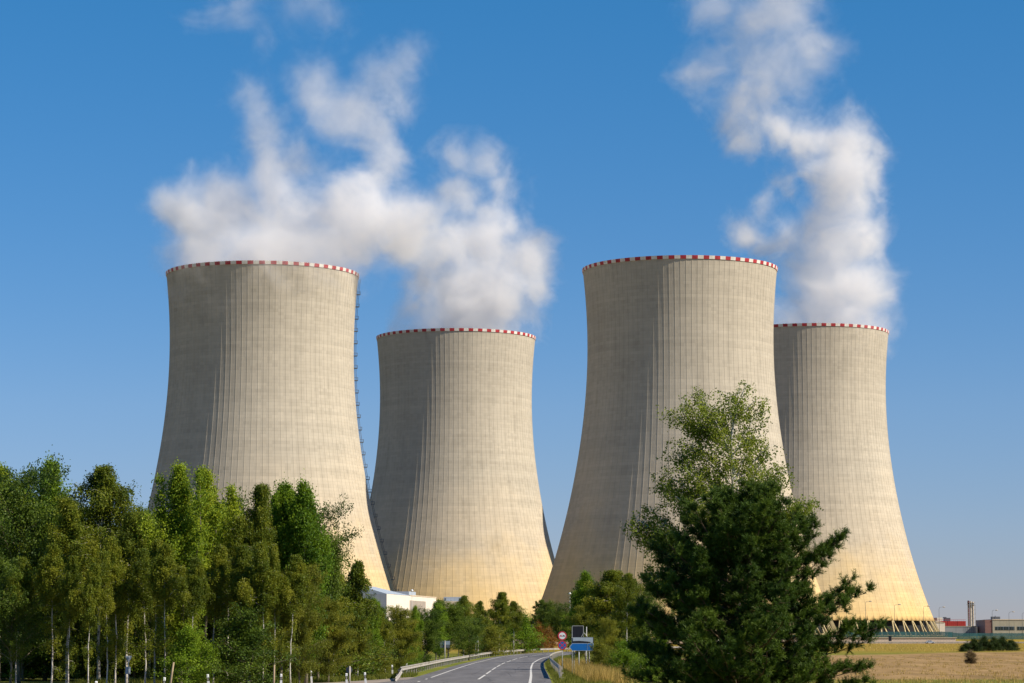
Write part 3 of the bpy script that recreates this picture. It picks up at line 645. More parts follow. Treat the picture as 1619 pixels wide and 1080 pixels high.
used = set()
def plant(kind, x, ytop, D, label, ybase=None, wf=1.0, rz=None, group=None, cat=None, sink=0.0):
    """x, ytop: photo pixel of the crown top, D: distance"""
    p = W(x, ytop, D); gx = p[0]; z0 = gz(gx, D) - sink; h = p[2]-z0; src = PR_[kind]; s = h/src['_h']/1.0
    rz = rnd.uniform(0, 2*pi) if rz is None else rz
    if kind not in used:
        used.add(kind); o = src; o.location = (gx, D, z0); o.rotation_euler = (0,0,rz); o.scale = (s*wf, s*wf, s); o['label'] = label
        if group: o['group'] = group
    else: o = copy_tree(src, (gx, D, z0), rz, (s*wf, s*wf, s), label, group)
    o['category'] = cat or ('bush' if kind[:4] in ('bush', 'rust', 'brow', 'hedg') else 'tree')
    return o
G1 = 'trees of the wood on the left'; G2 = 'trees behind the outer crash barrier'; G3 = 'trees on the verge behind the road signs'
T_ = [
 # front of the left wood
 ('aspen1',6,733,168,'pale green poplar cut by the left picture edge, topping the wood corner',.9),
 ('dark0',36,790,160,'dark leafy tree next to the pale poplar at the picture edge, trunk unseen',.9),
 ('green0',78,735,172,'tall pointed green tree with yellowish tufts, second peak from the picture edge',.85),
 ('birch0',112,778,152,'birch with one bright white trunk down to the ground, left of the give way sign',1.0),
 ('birch1',162,727,160,'tallest feathery birch, its narrow top standing above the sky gap beside the tower',1.0),
 ('birch2',205,800,155,'birch with rounded shoulder right of the tallest feathery birch',.9),
 ('slim0',186,838,150,'slim birch with leaning trunk just left of the give way sign',1.0),
 ('dark1',238,835,166,'dark tree filling the dip in front of the shaded tower edge',.8),
 ('aspen0',290,735,156,'bright yellow-green poplar, left one of the twin peaks before the ladder tower',1.0),
 ('aspen1',331,738,160,'bright yellow-green poplar, right one of the twin peaks before the ladder tower',.9),
 ('birch1',362,800,166,'olive birch in the dip right of the bright yellow-green poplars',.8),
 ('birch2',396,756,158,'birch with a thin spire top between the bright poplars and the dark green maple',.8),
 ('green1',448,768,162,'deep green tree with upright top, left one of the pair near the wood end',.75),
 ('green0',486,770,160,'deep green tree with a bulging right side at the end of the tall wood',.85),
 ('dark0',505,840,168,'dark round tree below the bulging green tree at the wood end',.8),
 ('slim0',436,850,150,'birch with a yellowish bare forked trunk beside the wooden stake',.7),
 ('slim0',340,850,151,'slim birch standing under the bright yellow-green poplars',1.0),
 ('slim1',262,850,148,'slim birch with thin white stem, right of the give way sign',1.0),
 ('slim0',143,880,147,'small drooping birch beside the bright white trunk',.9),
 ('dark1',20,905,150,'dark undergrowth tree in the left bottom corner of the wood',.9),
 ('slim1',85,850,149,'slim birch among the dark undergrowth in the corner, two thin stems nearby',1.0),
 ('willow0',475,915,156,'yellowish willow with pale stems left of the leaning delineator posts',.8),
 ('bush0',385,1000,148,'dark green bush at the foot of the wood, under the spire-topped birch',1.2),
 ('bush1',300,1020,146,'low green bush beneath the bright poplars',1.2),
 ('slim1',172,862,149,'second slim birch left of the give way sign, stem upright',.9),
 ('slim1',232,858,150,'slim birch whose thin stem rises just right of the give way sign',1.0),
 ('slim0',248,842,152,'slim birch two stems right of the give way sign',1.0),
 ('slim1',378,852,150,'slim birch left of the bare wooden stake, pale straight stem',1.0),
 ('slim0',418,846,149,'slim birch directly left of the bare wooden stake',1.0),
 ('slim1',462,868,150,'slim birch between the bare stake and the yellowish willow',1.0),
 ('slim1',30,872,150,'slim birch near the picture edge in the dark corner',.9),
 ('slim0',112,868,148,'slim birch left of the bright white trunk',.9),
 ('slim1',305,872,147,'slim birch between the bright poplars and the leaning pale stake',.9),
 # between wood and building
 ('sparse0',528,872,176,'thin airy birch against the sunlit tower foot, nearer the tall wood',.8),
 ('sparse0',566,878,178,'thin airy birch against the sunlit tower foot, nearer the white hall',.9),
 ('dark1',545,925,190,'dark dense tree under the two airy birches',.9),
 ('green1',590,945,200,'dark green tree in front of the shaded end wall of the white hall',.8),
 ('willow0',520,960,165,'olive willow at the grass edge below the airy birches',1.0),
 ('willow1',562,985,178,'yellow-green willow behind the leaning white delineator posts',1.0),
 ('birch2',610,962,205,'green birch below the corner of the white hall',.9),
 ('willow0',632,970,212,'olive tree rising under the long wall of the white hall',1.0),
 ('green0',655,958,225,'leafy tree poking up in front of the grey recess of the white hall',.8),
 ('dark0',672,975,240,'dark green tree by the blue-grey sign backs behind the barrier',1.0),
 ('bush2',600,1035,192,'yellowish bush behind the start of the outer crash barrier',1.3),
 ('bush1',640,1030,222,'green bush touching the start of the outer crash barrier',1.3),
 # behind the outer barrier
 ('green1',690,952,300,'green tree right of the white hall, over the blue-grey sign back',.9),
 ('dark1',708,958,330,'dark tree straight behind the blue-grey sign back on its post',1.1),
 ('birch1',733,936,380,'drooping birch right of the white hall, left of the tallest bend birch',.9),
 ('birch0',756,945,400,'birch in the middle of the tree row before the ochre tower foot',.9),
 ('birch2',789,930,440,'tallest drooping birch of the road bend, before the ochre tower foot',1.0),
 ('birch1',812,945,450,'birch with bare white trunk near the end of the row at the bend',.9),
 ('dark0',742,985,360,'low dark tree behind the narrow sign of the bend',1.2),
 ('bush1',826,988,470,'bright green rounded bush ending the tree row of the bend',1.1),
 ('bush2',775,1000,420,'low olive bush at the barrier under the tallest bend birch',1.2),
 ('rust0',850,996,545,'rusty orange bush behind the barrier at the road bend',1.1),
 ('rust0',868,1000,560,'smaller rusty bush right beside the round signs',.9),
 ('pine0',852,945,640,'dark blue-green pine at the gap between the two ochre and grey tower feet',1.1),
 ('dark1',868,955,600,'dark tree left of the far street lamp before the shaded tower foot',1.1),
 ('dark0',888,962,590,'dark tree under the far street lamp before the shaded tower foot',1.1),
 ('green1',905,960,480,'dull green tree behind the dark sign board',1.1),
 # right verge
 ('green0',930,905,320,'mid green tree above the blue arrow sign, left of the tall roadside birch',.9),
 ('birch2',962,894,240,'roadside birch with rounded top above the blue arrow sign',1.4),
 ('birch1',990,900,225,'roadside birch with one clear white trunk, between blue sign and dark pine',1.0),
 ('dark0',1012,940,240,'dark tree tucked against the left flank of the big pine',.9),
 ('willow1',925,962,290,'low olive tree directly behind the blue and grey signs',.9),
 ('willow0',962,985,215,'young yellow-green willow right of the blue arrow sign',.8),
 ('bush1',985,1030,180,'green bush beneath the white birch trunk by the big pine',1.2),
 ('bush2',950,1028,195,'light bush beside the dry grass under the signs',1.1),
 ('bush1',1030,1040,150,'leafy bush under the left branches of the big pine',1.3),
 ('green1',1048,985,210,'tree hidden behind the lower left of the big pine',1.0),
]
for a in T_:
    wide = 1.3 if 230 < a[3] < 560 else 1.0
    x = a[1]; grp = G1 if x < 510 and a[3] < 180 else (G2 if x < 900 else G3)
    plant(a[0], a[1], a[2]+4, a[3], a[4], wf=a[5]*wide, group=grp)
# second rank of the left wood: nothing tells them apart
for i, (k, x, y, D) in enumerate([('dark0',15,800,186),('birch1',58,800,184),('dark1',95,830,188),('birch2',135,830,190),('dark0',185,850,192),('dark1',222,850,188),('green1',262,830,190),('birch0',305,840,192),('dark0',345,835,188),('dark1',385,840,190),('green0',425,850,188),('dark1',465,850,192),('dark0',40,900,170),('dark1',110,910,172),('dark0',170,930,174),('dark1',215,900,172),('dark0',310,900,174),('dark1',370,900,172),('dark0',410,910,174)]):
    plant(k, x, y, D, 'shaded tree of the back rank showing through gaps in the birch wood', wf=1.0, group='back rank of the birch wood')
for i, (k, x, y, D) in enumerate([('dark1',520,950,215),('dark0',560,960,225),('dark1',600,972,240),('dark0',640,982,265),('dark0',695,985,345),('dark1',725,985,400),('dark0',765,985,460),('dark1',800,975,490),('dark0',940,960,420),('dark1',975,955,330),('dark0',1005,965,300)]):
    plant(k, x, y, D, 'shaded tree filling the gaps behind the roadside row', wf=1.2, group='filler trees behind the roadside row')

# ------------------------------------------------------------------ big birch and big pine
def big_birch():
    D = 92; p = W(1168, 1080, D); x0 = p[0]; z0 = gz(x0, D); pm = F_PX/(D*1.0)
    t_ = thing('birch_tree', (x0, D, z0), 'tall loose birch rising behind the big dark pine', 'tree')
    rg = np.random.default_rng(5); rr = random.Random(5)
    loc = lambda x, y, dy=0: np.array(W(x, y, D+dy)) - np.array((x0, D, z0))
    b = MB(); K = 10
    ctl = [(1168,1090),(1168,1000),(1163,920),(1160,860),(1158,800),(1160,750),(1156,700),(1160,660),(1166,630),(1170,612)]
    path = [loc(*c) for c in ctl]; path[0] = np.array((0,0,-.3)); path[0][0] = path[1][0]
    b.tube(path, [.15,.14,.12,.10,.085,.065,.05,.035,.022,.01], 8)
    # limb tips measured in the photo, (start index, tip x, tip y, depth)
    tips = [(7,1180,608,0),(7,1196,632,.3),(7,1150,622,-.4),(6,1104,622,.2),(6,1080,634,-.2),(6,1062,655,.3),(6,1120,640,-.7),(6,1195,655,.6),(6,1140,640,.8),
            (6,1200,690,-.5),(6,1090,672,.5),(6,1130,665,.1),(5,1075,700,-.3),(5,1100,700,.6),(5,1215,705,.2),(5,1185,700,1.0),(5,1150,690,-1.0),
            (4,1068,715,.2),(4,1050,750,-.2),(4,1045,768,.3),(4,1085,742,-.8),(4,1110,735,.9),(4,1225,735,.3),(4,1242,745,-.3),(4,1200,740,-.9),(4,1228,770,.6),(4,1140,740,0),(4,1175,745,.5),
            (3,1245,785,-.2),(3,1262,805,.2),(3,1283,790,.4),(3,1272,800,0),(3,1215,790,.7),(3,1075,790,-.5),(3,1060,775,.5),(3,1100,790,-1.2),(3,1120,780,1.0),(3,1180,790,-1.0),
            (2,1030,805,.2),(2,1005,820,-.2),(2,996,828,.1),(2,1015,845,.3),(2,1040,830,-.4),(2,1055,850,.5),(2,1035,870,-.2),(2,1020,905,.1),(2,1070,835,.8),(2,1235,830,.3),(2,1250,845,-.4),(2,1090,860,0),(1,1030,900,.2),(1,1045,925,-.2)]
    C = []; T = []
    for (si, x, y, dy) in tips:
        st = path[si]*.6 + path[max(0, si-1)]*.4; e = loc(x, y, dy*1.3)
        mid = st*.5 + e*.5 + np.array((0,0,.12*abs(e[0]-st[0]))) + rg.normal(size=3)*.08
        P = [((1-u)**2)*st + 2*u*(1-u)*mid + u*u*e for u in np.linspace(0, 1, 9)]
        b.tube(P, [.036*(1-.85*u)+.004 for u in np.linspace(0, 1, 9)], 5, cap=False)
        tb = rr.uniform(.25, .8); L = np.linalg.norm(e-st)
        for u in np.linspace(.42, 1.0, max(5, int(L*4.5))):
            q = ((1-u)**2)*st + 2*u*(1-u)*mid + u*u*e
            for h in range(3):
                w_ = rg.normal(size=3)*np.array((.20,.24,.14)); c = q + w_
                b.tube([q, q+w_*.6+np.array((0,0,.04)), c+np.array((0,0,-.03))], [.008,.005,.003], 3, cap=False)
                C.append(c); T.append(tb + rr.uniform(-.2, .2))
    C = np.array(C); T = np.array(T)
    L, LT = strands(C, 5, .40, rg, .10, .03, T)
    V = leaf_quads(L, .038, rg, .75)
    link_mesh('trunk', b.mesh('trunk', M['birch_bark'], True), t_); link_mesh('crown', np_mesh('crown', V, 4, M['light_birch'], LT), t_)
big_birch()
def big_pine():
    D = 80; x0 = W(1172, 1080, D)[0]; z0 = gz(x0, D); H = W(1172, 783, D)[2]-z0; pm = F_PX/D
    zy = lambda u: 1015.6-(z0+u*H-CZ)*pm
    LT_ = [(785,14),(830,52),(870,95),(905,130),(940,150),(980,165),(1030,172),(1080,175),(1150,170)]; RT = [(785,12),(820,60),(860,95),(900,130),(950,160),(1000,180),(1050,190),(1080,180),(1150,170)]
    f = lambda tab: (lambda u: float(np.interp(zy(u)+18, [a for a, _ in tab], [c for _, c in tab]))/pm)
    ex = []
    for (u, x, y, dy) in [(.78,1322,838,0),(.76,1306,850,.3),(.72,1285,858,-.4),(.60,1350,920,0),(.58,1330,935,.4),(.5,1320,905,-.5),(.42,1376,973,0),(.40,1360,985,.4),(.36,1340,960,-.4),(.30,1366,1040,0),(.26,1350,1062,.3),(.3,1335,1030,-.5),
                          (.66,1050,900,0),(.62,1030,930,.2),(.5,1015,960,0),(.4,1008,1010,.2),(.32,1010,1050,-.2),(.85,1120,832,0),(.88,1215,822,.2),(.9,1192,795,0),(.92,1150,800,-.2),(.8,1100,865,-.3),(.8,1248,838,-.5)]:
        q = np.array(W(x, y, D+dy)) - np.array((x0, D, z0)); ex.append((max(.04, min(.95, u-.12)), q[0], q[2], q[1]))
    t_ = make_pine('pine_tree', 17, H, f(LT_), f(RT), 150, .105, .0075, .17, ex, nsh=8, dens=.66, curve=.85, ksh=14, ksc=1.35, up0=.30)
    t_.location = (x0, D, z0); tag(t_, 'big bushy dark green pine in front of the right towers, hiding the loose birch stem', 'tree')
    del t_['_h']
big_pine()

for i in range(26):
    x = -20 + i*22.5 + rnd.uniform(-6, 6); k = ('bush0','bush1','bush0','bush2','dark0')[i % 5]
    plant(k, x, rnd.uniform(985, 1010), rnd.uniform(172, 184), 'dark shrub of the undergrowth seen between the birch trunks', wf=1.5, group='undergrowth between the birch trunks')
# ------------------------------------------------------------------ field bushes
plant('brown0', 1535, 1034, 300, 'squarish brown scrub clump standing alone in the stubble field', wf=1.5)
for (x, y, D, wf, k, lb) in [(1526,1022,510,2.4,'hedge0','low olive bush tapering off at the pine side of the hedge clump'),(1541,1017,514,1.8,'hedge0','dark green bush above the brown scrub clump, in the hedge clump'),(1556,1014.5,518,1.6,'hedge0','highest pointed dark bush of the hedge clump beyond the field'),
        (1571,1015.5,520,1.7,'hedge0','green bush in the middle of the hedge clump, below the brown building end'),(1585,1015,523,1.7,'hedge0','dark green bush of the hedge clump below the office window band'),(1600,1018,526,2.0,'hedge0','low dark green bush ending the hedge clump on the picture edge side')]:
    plant(k, x, y, D, lb, wf=wf, group='hedge clump beyond the field')

# ------------------------------------------------------------------ crash barriers
def guardrail(name, path, label, spacing=4.0, up=.75, ends=(True, False), back=1, beam=1.0):
    """path: list of (x, y) points"""
    t_ = thing(name, (path[0][0], path[0][1], gz(*path[0])), label, 'crash barrier'); o = np.array((path[0][0], path[0][1], gz(*path[0])))
    prof = [(0,-.155),(.045,-.13),(.045,-.075),(0,-.04),(0,.04),(.045,.075),(.045,.13),(0,.155)]
    b = MB(); rows = []
    n = len(path); Ls = [0]
    for i in range(1, n): Ls.append(Ls[-1] + float(np.linalg.norm(np.array(path[i])-np.array(path[i-1]))))
    def hgt(s): 
        h = up - .155
        if ends[0]: h = .12 + (h-.12)*sstep(0, 9, s)
        return h
    for i, p in enumerate(path):
        d = np.array(path[min(i+1, n-1)]) - np.array(path[max(i-1, 0)]); d = d/np.linalg.norm(d); nr = np.array((d[1], -d[0]))*back
        rows.append([(p[0]+nr[0]*(u+.12), p[1]+nr[1]*(u+.12), gz(*p)+hgt(Ls[i])+v*beam) for u, v in prof])
    for i in range(n-1):
        for k in range(len(prof)-1): b.quad(rows[i][k], rows[i+1][k], rows[i+1][k+1], rows[i][k+1])
    b.v = [tuple(np.array(v)-o) for v in b.v]
    b.build('rail_beam', M['galv'], t_)
    s = .5; me = None; pb = MB(); pb.box(-.05, .05, -.04, .04, -.3, .62); pb.box(-.07, .13, -.03, .03, .50, .62); me = pb.mesh('post', M['galv'])
    cnt = 0
    while s < Ls[-1]-.2 and cnt < 100:
        i = max(j for j in range(n) if Ls[j] <= s); q = (s-Ls[i])/(Ls[i+1]-Ls[i]); p = np.array(path[i])*(1-q)+np.array(path[i+1])*q
        d = np.array(path[i+1])-np.array(path[i]); po = link_mesh('post', me, t_, (p[0]-o[0], p[1]-o[1], gz(*p)-o[2]), atan2(d[1], d[0])-pi/2*1)
        po.scale = (1, 1, max(.3, (hgt(s)+.1)/.7)); s += spacing; cnt += 1
    return t_
def pathoff(o, y0, y1, ex0=None):
    P = offs(CL, o, 0); return [(p[0], p[1]) for p, c in zip(P, CL) if y0 <= c[1] <= y1]
pl = pathoff(-6.0, 186, 640)
pl = [(-7.6,168),(-7.55,172),(-7.6,178)] + pl
guardrail('crash_barrier', pl, 'long galvanised crash barrier curving along the outer side of the road bend', 4.5)
pr = pathoff(5.6, 172, 420)
guardrail('crash_barrier', [(p[0], p[1]) for p in pr], 'galvanised crash barrier seen end-on beside the round traffic signs', 4.0, .95, back=-1)
far = [(float(x), 1180.5) for x in np.arange(118, 330, 2.0)]
guardrail('crash_barrier', far, 'long pale crash barrier of the far road, in front of the concrete retaining wall', 4.0, .72, ends=(False, False), beam=1.9)

# ------------------------------------------------------------------ signs
def pole(parent, x, y, z0, z1, r=.035, mat=None, name='post'):
    b = MB(); b.tube([(x, y, z0-.3), (x, y, z1)], r, 10); return b.build(name, mat or M['pole'], parent, True)
def solid_disc(b, c, r, th, m=0, n=32):
    n0 = len(b.v)
    for s in (0, th):
        for k in range(n): t = 2*pi*k/n; b.v.append((c[0]+r*cos(t), c[1]+s, c[2]+r*sin(t)))
    b.f.append(tuple(range(n0, n0+n))); b.m.append(m); b.f.append(tuple(range(n0+n, n0+2*n))[::-1]); b.m.append(m)
    for k in range(n): k2 = (k+1) % n; b.f.append((n0+k, n0+n+k, n0+n+k2, n0+k2)); b.m.append(m)
def small_car(b, cx, cz, y, s, m):
    pts = [(-.5,-.22),(-.5,.02),(-.34,.05),(-.24,.24),(.24,.24),(.34,.05),(.5,.02),(.5,-.22)]
    n0 = len(b.v); b.v += [(cx+u*s, y, cz+v*s) for u, v in pts]; b.f.append(tuple(range(n0, n0+len(pts)))); b.m.append(m)
    for sx_ in (-.3, .3): b.box(cx+(sx_-.09)*s, cx+(sx_+.09)*s, y-.002, y+.001, cz-.36*s, cz-.2*s, m)
D = 207
x0, _, z1 = W(889, 1005.3, D); z2 = W(889, 1020.3, D)[2]; zg = gz(x0, D)
t_ = thing('traffic_sign', (x0, D, zg), 'slim post carrying two round traffic signs, red ringed, before the barrier end', 'traffic sign')
pole(t_, 0, .05, 0, z1-zg+.3)
b = MB(); c = (0, -.01, z1-zg); solid_disc(b, c, .36, .02, 0); b.ring(c, .265, .355, m=1, off=.004); b.disc(c, .265, m=2, off=.004)
small_car(b, -.115, c[2], -.018, .20, 1); small_car(b, .115, c[2], -.018, .20, 3)
tag(b.build('sign_plate', [M['sign_back'], M['sign_red'], M['sign_white'], M['black']], t_), 'white disc with red ring, a red and a black car side by side')
b = MB(); c = (0, -.01, z2-zg); solid_disc(b, c, .36, .02, 0); b.ring(c, .28, .355, m=1, off=.004); b.disc(c, .28, m=2, off=.004)
for s in (-1, 1):
    u = np.array((cos(pi/4), 0, s*sin(pi/4))); v = np.array((-s*sin(pi/4), 0, cos(pi/4)))
    q = [np.array(c)+u*a*.285+v*w_*.032+np.array((0, -.007-.002*(s > 0), 0)) for a, w_ in ((-1,-1),(1,-1),(1,1),(-1,1))]; b.quad(*[tuple(k) for k in q], 1)
tag(b.build('sign_plate', [M['sign_back'], M['sign_red'], M['sign_blue']], t_), 'blue disc with red ring and red diagonal cross')
# blue arrow sign with grey plate above
D = 200
xa, _, zt = W(900, 1017, D); xb, _, zb = W(938.5, 1029, D); xp = W(915.5, 1070, D)[0]; zg = gz(xp, D)
t_ = thing('direction_sign', (xp, D, zg), 'blue arrow-shaped direction sign pointing left, on a single post in dry grass', 'direction sign')
pole(t_, 0, .06, 0, zt-zg, .04)
def arrow(b, x0, x1, z0, z1, y, tip, m, th=.0):
    zm = (z0+z1)/2; P = [(x0,zm),(x0+tip,z0),(x1,z0),(x1,z1),(x0+tip,z1)]; n0 = len(b.v)
    b.v += [(u, y, v) for u, v in P]; b.f.append(tuple(range(n0, n0+5))); b.m.append(m)
    if th:
        b.v += [(u, y+th, v) for u, v in P]; b.f.append(tuple(range(n0+5, n0+10))[::-1]); b.m.append(m)
        for k in range(5): k2 = (k+1) % 5; b.f.append((n0+k, n0+5+k, n0+5+k2, n0+k2)); b.m.append(m)
X0, X1, Z0, Z1 = xa-xp, xb-xp, zb-zg, zt-zg
b = MB(); arrow(b, X0, X1, Z0, Z1, -.01, .22, 0, .03); arrow(b, X0+.06, X1-.03, Z0+.03, Z1-.03, -.014, .19, 1)
b.box(X1-.46, X1-.445, -.020, -.016, Z0+.04, Z1-.04, 0)
b.build('arrow_plate', [M['sign_grey'], M['sign_blue']], t_)
xa, _, zt = W(905, 1007, D+.1); xb, _, zb = W(938.5, 1017, D+.1); xl = W(907, 1017, D)[0]
t2 = thing('road_sign', (W(931, 1070, D+.25)[0], D+.25, zg), 'grey road sign with a broad black bar, right above the blue arrow sign', 'road sign')
ox = t2.location[0]
b = MB(); b.box(xa-ox, xb-ox, -.03, 0, zt-.5-zg+.0, zt-zg, 0); zt_ = zt-zg; b.box(xa-ox+.04, xb-ox-.04, -.036, -.031, zt_-.46, zt_-.04, 1)
q = [(xa-ox+.03, -.040, zt_-.32), (xa-ox+.03, -.040, zt_-.50), (xa-ox+1.38, -.040, zt_-.50), (xa-ox+1.38, -.040, zt_-.40), (xa-ox+1.30, -.040, zt_-.36), (xa-ox+.5, -.040, zt_-.30)]
n0 = len(b.v); b.v += q; b.f.append(tuple(range(n0, n0+6))); b.m.append(2)
b.build('sign_plate', [M['sign_dark'], M['sign_grey'], M['black']], t2)
for px in (904.5, 907.5, 926.5, 931.5): pole(t2, W(px, 1017, D+.3)[0]-ox, .06, 0, zt_-.02, .028)
# dark sign board behind
D = 214; xa, _, zt = W(905.5, 990, D); xb, _, zb = W(922, 1007.5, D); xm = (xa+xb)/2; zg = gz(xm, D)
t3 = thing('sign_board', (xm, D, zg), 'dark square sign board on posts behind the grey sign with the black bar', 'sign board')
b = MB(); b.box(xa-xm, xb-xm, -.02, .02, zb-zg, zt-zg, 0)
b.build('board', M['sign_dark'], t3)
fr_ = MB()
for (u0, u1, v0, v1) in ((xa-xm-.03, xb-xm+.03, zt-zg, zt-zg+.04), (xb-xm, xb-xm+.05, zb-zg-.05, zt-zg), (xa-xm-.06, xa-xm-.02, zb-zg-1.5, zt-zg)): fr_.box(u0, u1, -.03, .03, v0, v1)
fr_.build('frame', M['pole'], t3)
for u in (xa-xm-.04, xb-xm+.28): pole(t3, u, .05, 0, zt-zg-.05, .035)
b = MB(); b.tube([(xb-xm+.03, -.05, zb-zg+.35), (xb-xm-.22, -.05, zb-zg-.1)], .03, 6); b.tube([(xb-xm+.08, -.05, zb-zg+.35), (xb-xm+.42, -.05, zb-zg-.1)], .03, 6)
b.build('brace', M['pole'], t3)
# backs of signs behind the barrier
def back_sign(px, ytop, ybot, wpx, D, label, plate):
    x0 = W(px, ytop, D)[0]; zg = gz(x0, D); zt = W(px, ytop, D)[2]-zg; zb = W(px, ybot, D)[2]-zg; hw = wpx/2*D/F_PX
    t_ = thing('road_sign', (x0, D, zg), label, 'road sign'); pole(t_, 0, -.05, 0, zt+.05, .05, M['galv'])
    b = MB()
    if plate == 'two': zm = zb+(zt-zb)*.42; b.box(-hw, hw, 0, .03, zm+.01, zt, 0); b.box(-hw*.95, hw*.9, 0, .03, zb, zm-.01, 1)
    elif plate == 'round': solid_disc(b, (-hw*.2, 0, (zt+zb)/2), hw, .03, 1)
    else: b.box(-hw, hw, 0, .03, zb, zt, 0)
    b.build('sign_plate', [M['sign_back'], M['steel']], t_)
back_sign(703.5, 1013.5, 1024, 16, 290, 'wide blue-grey back of a road sign on a post behind the outer barrier', 'two')
back_sign(752, 1005, 1016, 8, 380, 'narrow blue-grey back of a road sign behind the barrier, nearer the bend', 'one')
back_sign(553, 1054.5, 1064, 10, 150, 'dark round back of a low sign between the leaning delineator posts', 'round')
x0, _, zz = W(203.5, 1037, 149); zg = gz(x0, 149); zz -= zg
t_ = thing('give_way_sign', (x0, 149, zg), 'pale back of a triangular give way sign with a small plate below', 'traffic sign')
pole(t_, .0, -.03, 0, zz-.03, .03); pole(t_, -.16, .05, 0, zz-.55, .025)
b = MB(); b.v = [(-.19,0,zz),(.19,0,zz),(0,0,zz-.42),(-.19,.02,zz),(.19,.02,zz),(0,.02,zz-.42)]; b.f = [(0,2,1),(3,4,5),(0,1,4,3),(1,2,5,4),(2,0,3,5)]; b.m = [0]*5
b.build('triangle_plate', M['sign_grey'], t_)
b = MB(); b.box(-.16, .11, 0, .02, zz-1.03, zz-.62); b.build('small_plate', M['sign_grey'], t_)

# ------------------------------------------------------------------ delineator posts
def delineator(px, ytop, D, lean, label):
    x0, _, zt = W(px, ytop, D); zg = gz(x0, D); h = zt-zg
    t_ = thing('delineator_post', (x0, D, zg), label, 'delineator post', 'white delineator posts along the grass edge')
    t_.rotation_euler = (0, lean, 0)
    for nm, mt, a, c in (('post_body', 'post_white', -.2, h-.34), ('black_band', 'black', h-.34, h-.16), ('post_cap', 'post_white', h-.16, h)):
        b = MB(); b.box(-.055, .055, -.04, .04, a, c)
        if nm == 'post_cap':
            for i in (4, 5): b.v[i] = (b.v[i][0]*.6, b.v[i][1], b.v[i][2]-.03)
        if nm == 'black_band': b.box(-.03, .03, -.044, -.040, a+.03, c-.03, 1)
        b.build(nm, [M[mt], M['galv']], t_)
for a in [(152,1077,113,0,'white delineator post tip at the picture bottom, before the bright white birch trunk'),
          (260,1071,124,0,'white delineator post right of the give way sign'),
          (331,1066,132,-.1,'white delineator post leaning under the bright yellow-green poplars'),
          (444.5,1065.5,142,0,'white delineator post beside the bare wooden stake'),
          (493,1060.5,162,-.07,'white delineator post leaning left before the yellowish willow'),
          (548.5,1064.5,146,-.04,'white delineator post in front of the low round sign'),
          (579,1063,148,-.1,'white delineator post leaning left, first one right of the low round sign'),
          (621,1051.5,188,-.06,'white delineator post at the start of the outer crash barrier'),
          (643,1049,215,0,'thin small delineator post behind the start of the outer crash barrier')]: delineator(*a)
def stake(px, yt, D, lean, label):
    x0, _, zt = W(px, yt, D); zg = gz(x0, D); b = MB(); b.tube([(0,0,-.2), (lean*.5, 0, (zt-zg)*.5), (lean, 0, zt-zg)], [.06,.055,.045], 8)
    tag(b.build('wooden_stake', M['wood'], None, True, (x0, D, zg)), label, 'stake', 'wooden stakes at the wood edge')
stake(433, 1051, 144, .03, 'upright bare wooden stake beside a delineator post'); stake(268, 1047, 136, .22, 'leaning pale wooden stake right of the give way sign')

# ------------------------------------------------------------------ retaining wall, fence, lamps
def wall_mat():
    m, t = new_mat('retaining_wall_concrete'); v = t.coord(); n = t.noise(v, .8, 5, .7)
    br = t.new('ShaderNodeTexBrick'); mp = t.coord((.25, 1, .6)); sw = t.new('ShaderNodeSeparateXYZ'); t.l.new(v, sw.inputs[0]); cb = t.new('ShaderNodeCombineXYZ')
    t.l.new(sw.outputs[0], cb.inputs[0]); t.l.new(sw.outputs[2], cb.inputs[1]); t.l.new(cb.outputs[0], br.inputs[0]); br.inputs['Scale'].default_value = .35
    br.inputs['Mortar Size'].default_value = .012; br.inputs['Color1'].default_value = (.74,.58,.47,1); br.inputs['Color2'].default_value = (.66,.53,.44,1); br.inputs['Mortar'].default_value = (.18,.15,.13,1)
    bsdf(t, t.mix(t.math('MULTIPLY', n, .5), br.outputs[0], (.50,.41,.34)), .9); return m
b = MB(); b.box(-260, 205, 1209.8, 1211.6, 1.0, 4.55, 0); b.box(-260, 205.4, 1209.5, 1211.9, 4.55, 4.80, 0)
b.box(205, 213, 1209.8, 1211.6, 1.0, 3.2)
tag(b.build('retaining_wall', wall_mat()), 'long pinkish concrete retaining wall at the foot of the right towers', 'wall')
def mesh_fence_mat():
    m, t = new_mat('green_mesh'); v = t.coord(); n = t.noise(v, .12, 3)
    c = t.ramp(n, [(.3, (.012,.075,.085)), (.7, (.03,.13,.14))])
    b1 = t.new('ShaderNodeBsdfPrincipled'); t.l.new(c, b1.inputs[0]); b1.inputs['Roughness'].default_value = .6
    tr = t.new('ShaderNodeBsdfTransparent'); sx = t.new('ShaderNodeSeparateXYZ'); t.l.new(v, sx.inputs[0])
    wx = t.math('LESS_THAN', t.math('FRACT', t.math('MULTIPLY', sx.outputs[0], 12)), .6); wz = t.math('LESS_THAN', t.math('FRACT', t.math('MULTIPLY', sx.outputs[2], 8)), .55)
    mx = t.new('ShaderNodeMixShader'); t.l.new(t.math('MAXIMUM', wx, wz), mx.inputs[0]); t.l.new(tr.outputs[0], mx.inputs[1]); t.l.new(b1.outputs[0], mx.inputs[2])
    o = t.new('ShaderNodeOutputMaterial'); t.l.new(mx.outputs[0], o.inputs[0]); return m
M['mesh'] = mesh_fence_mat(); M['fence_post'] = simple('green_fence_post', (.03,.09,.085), .6)
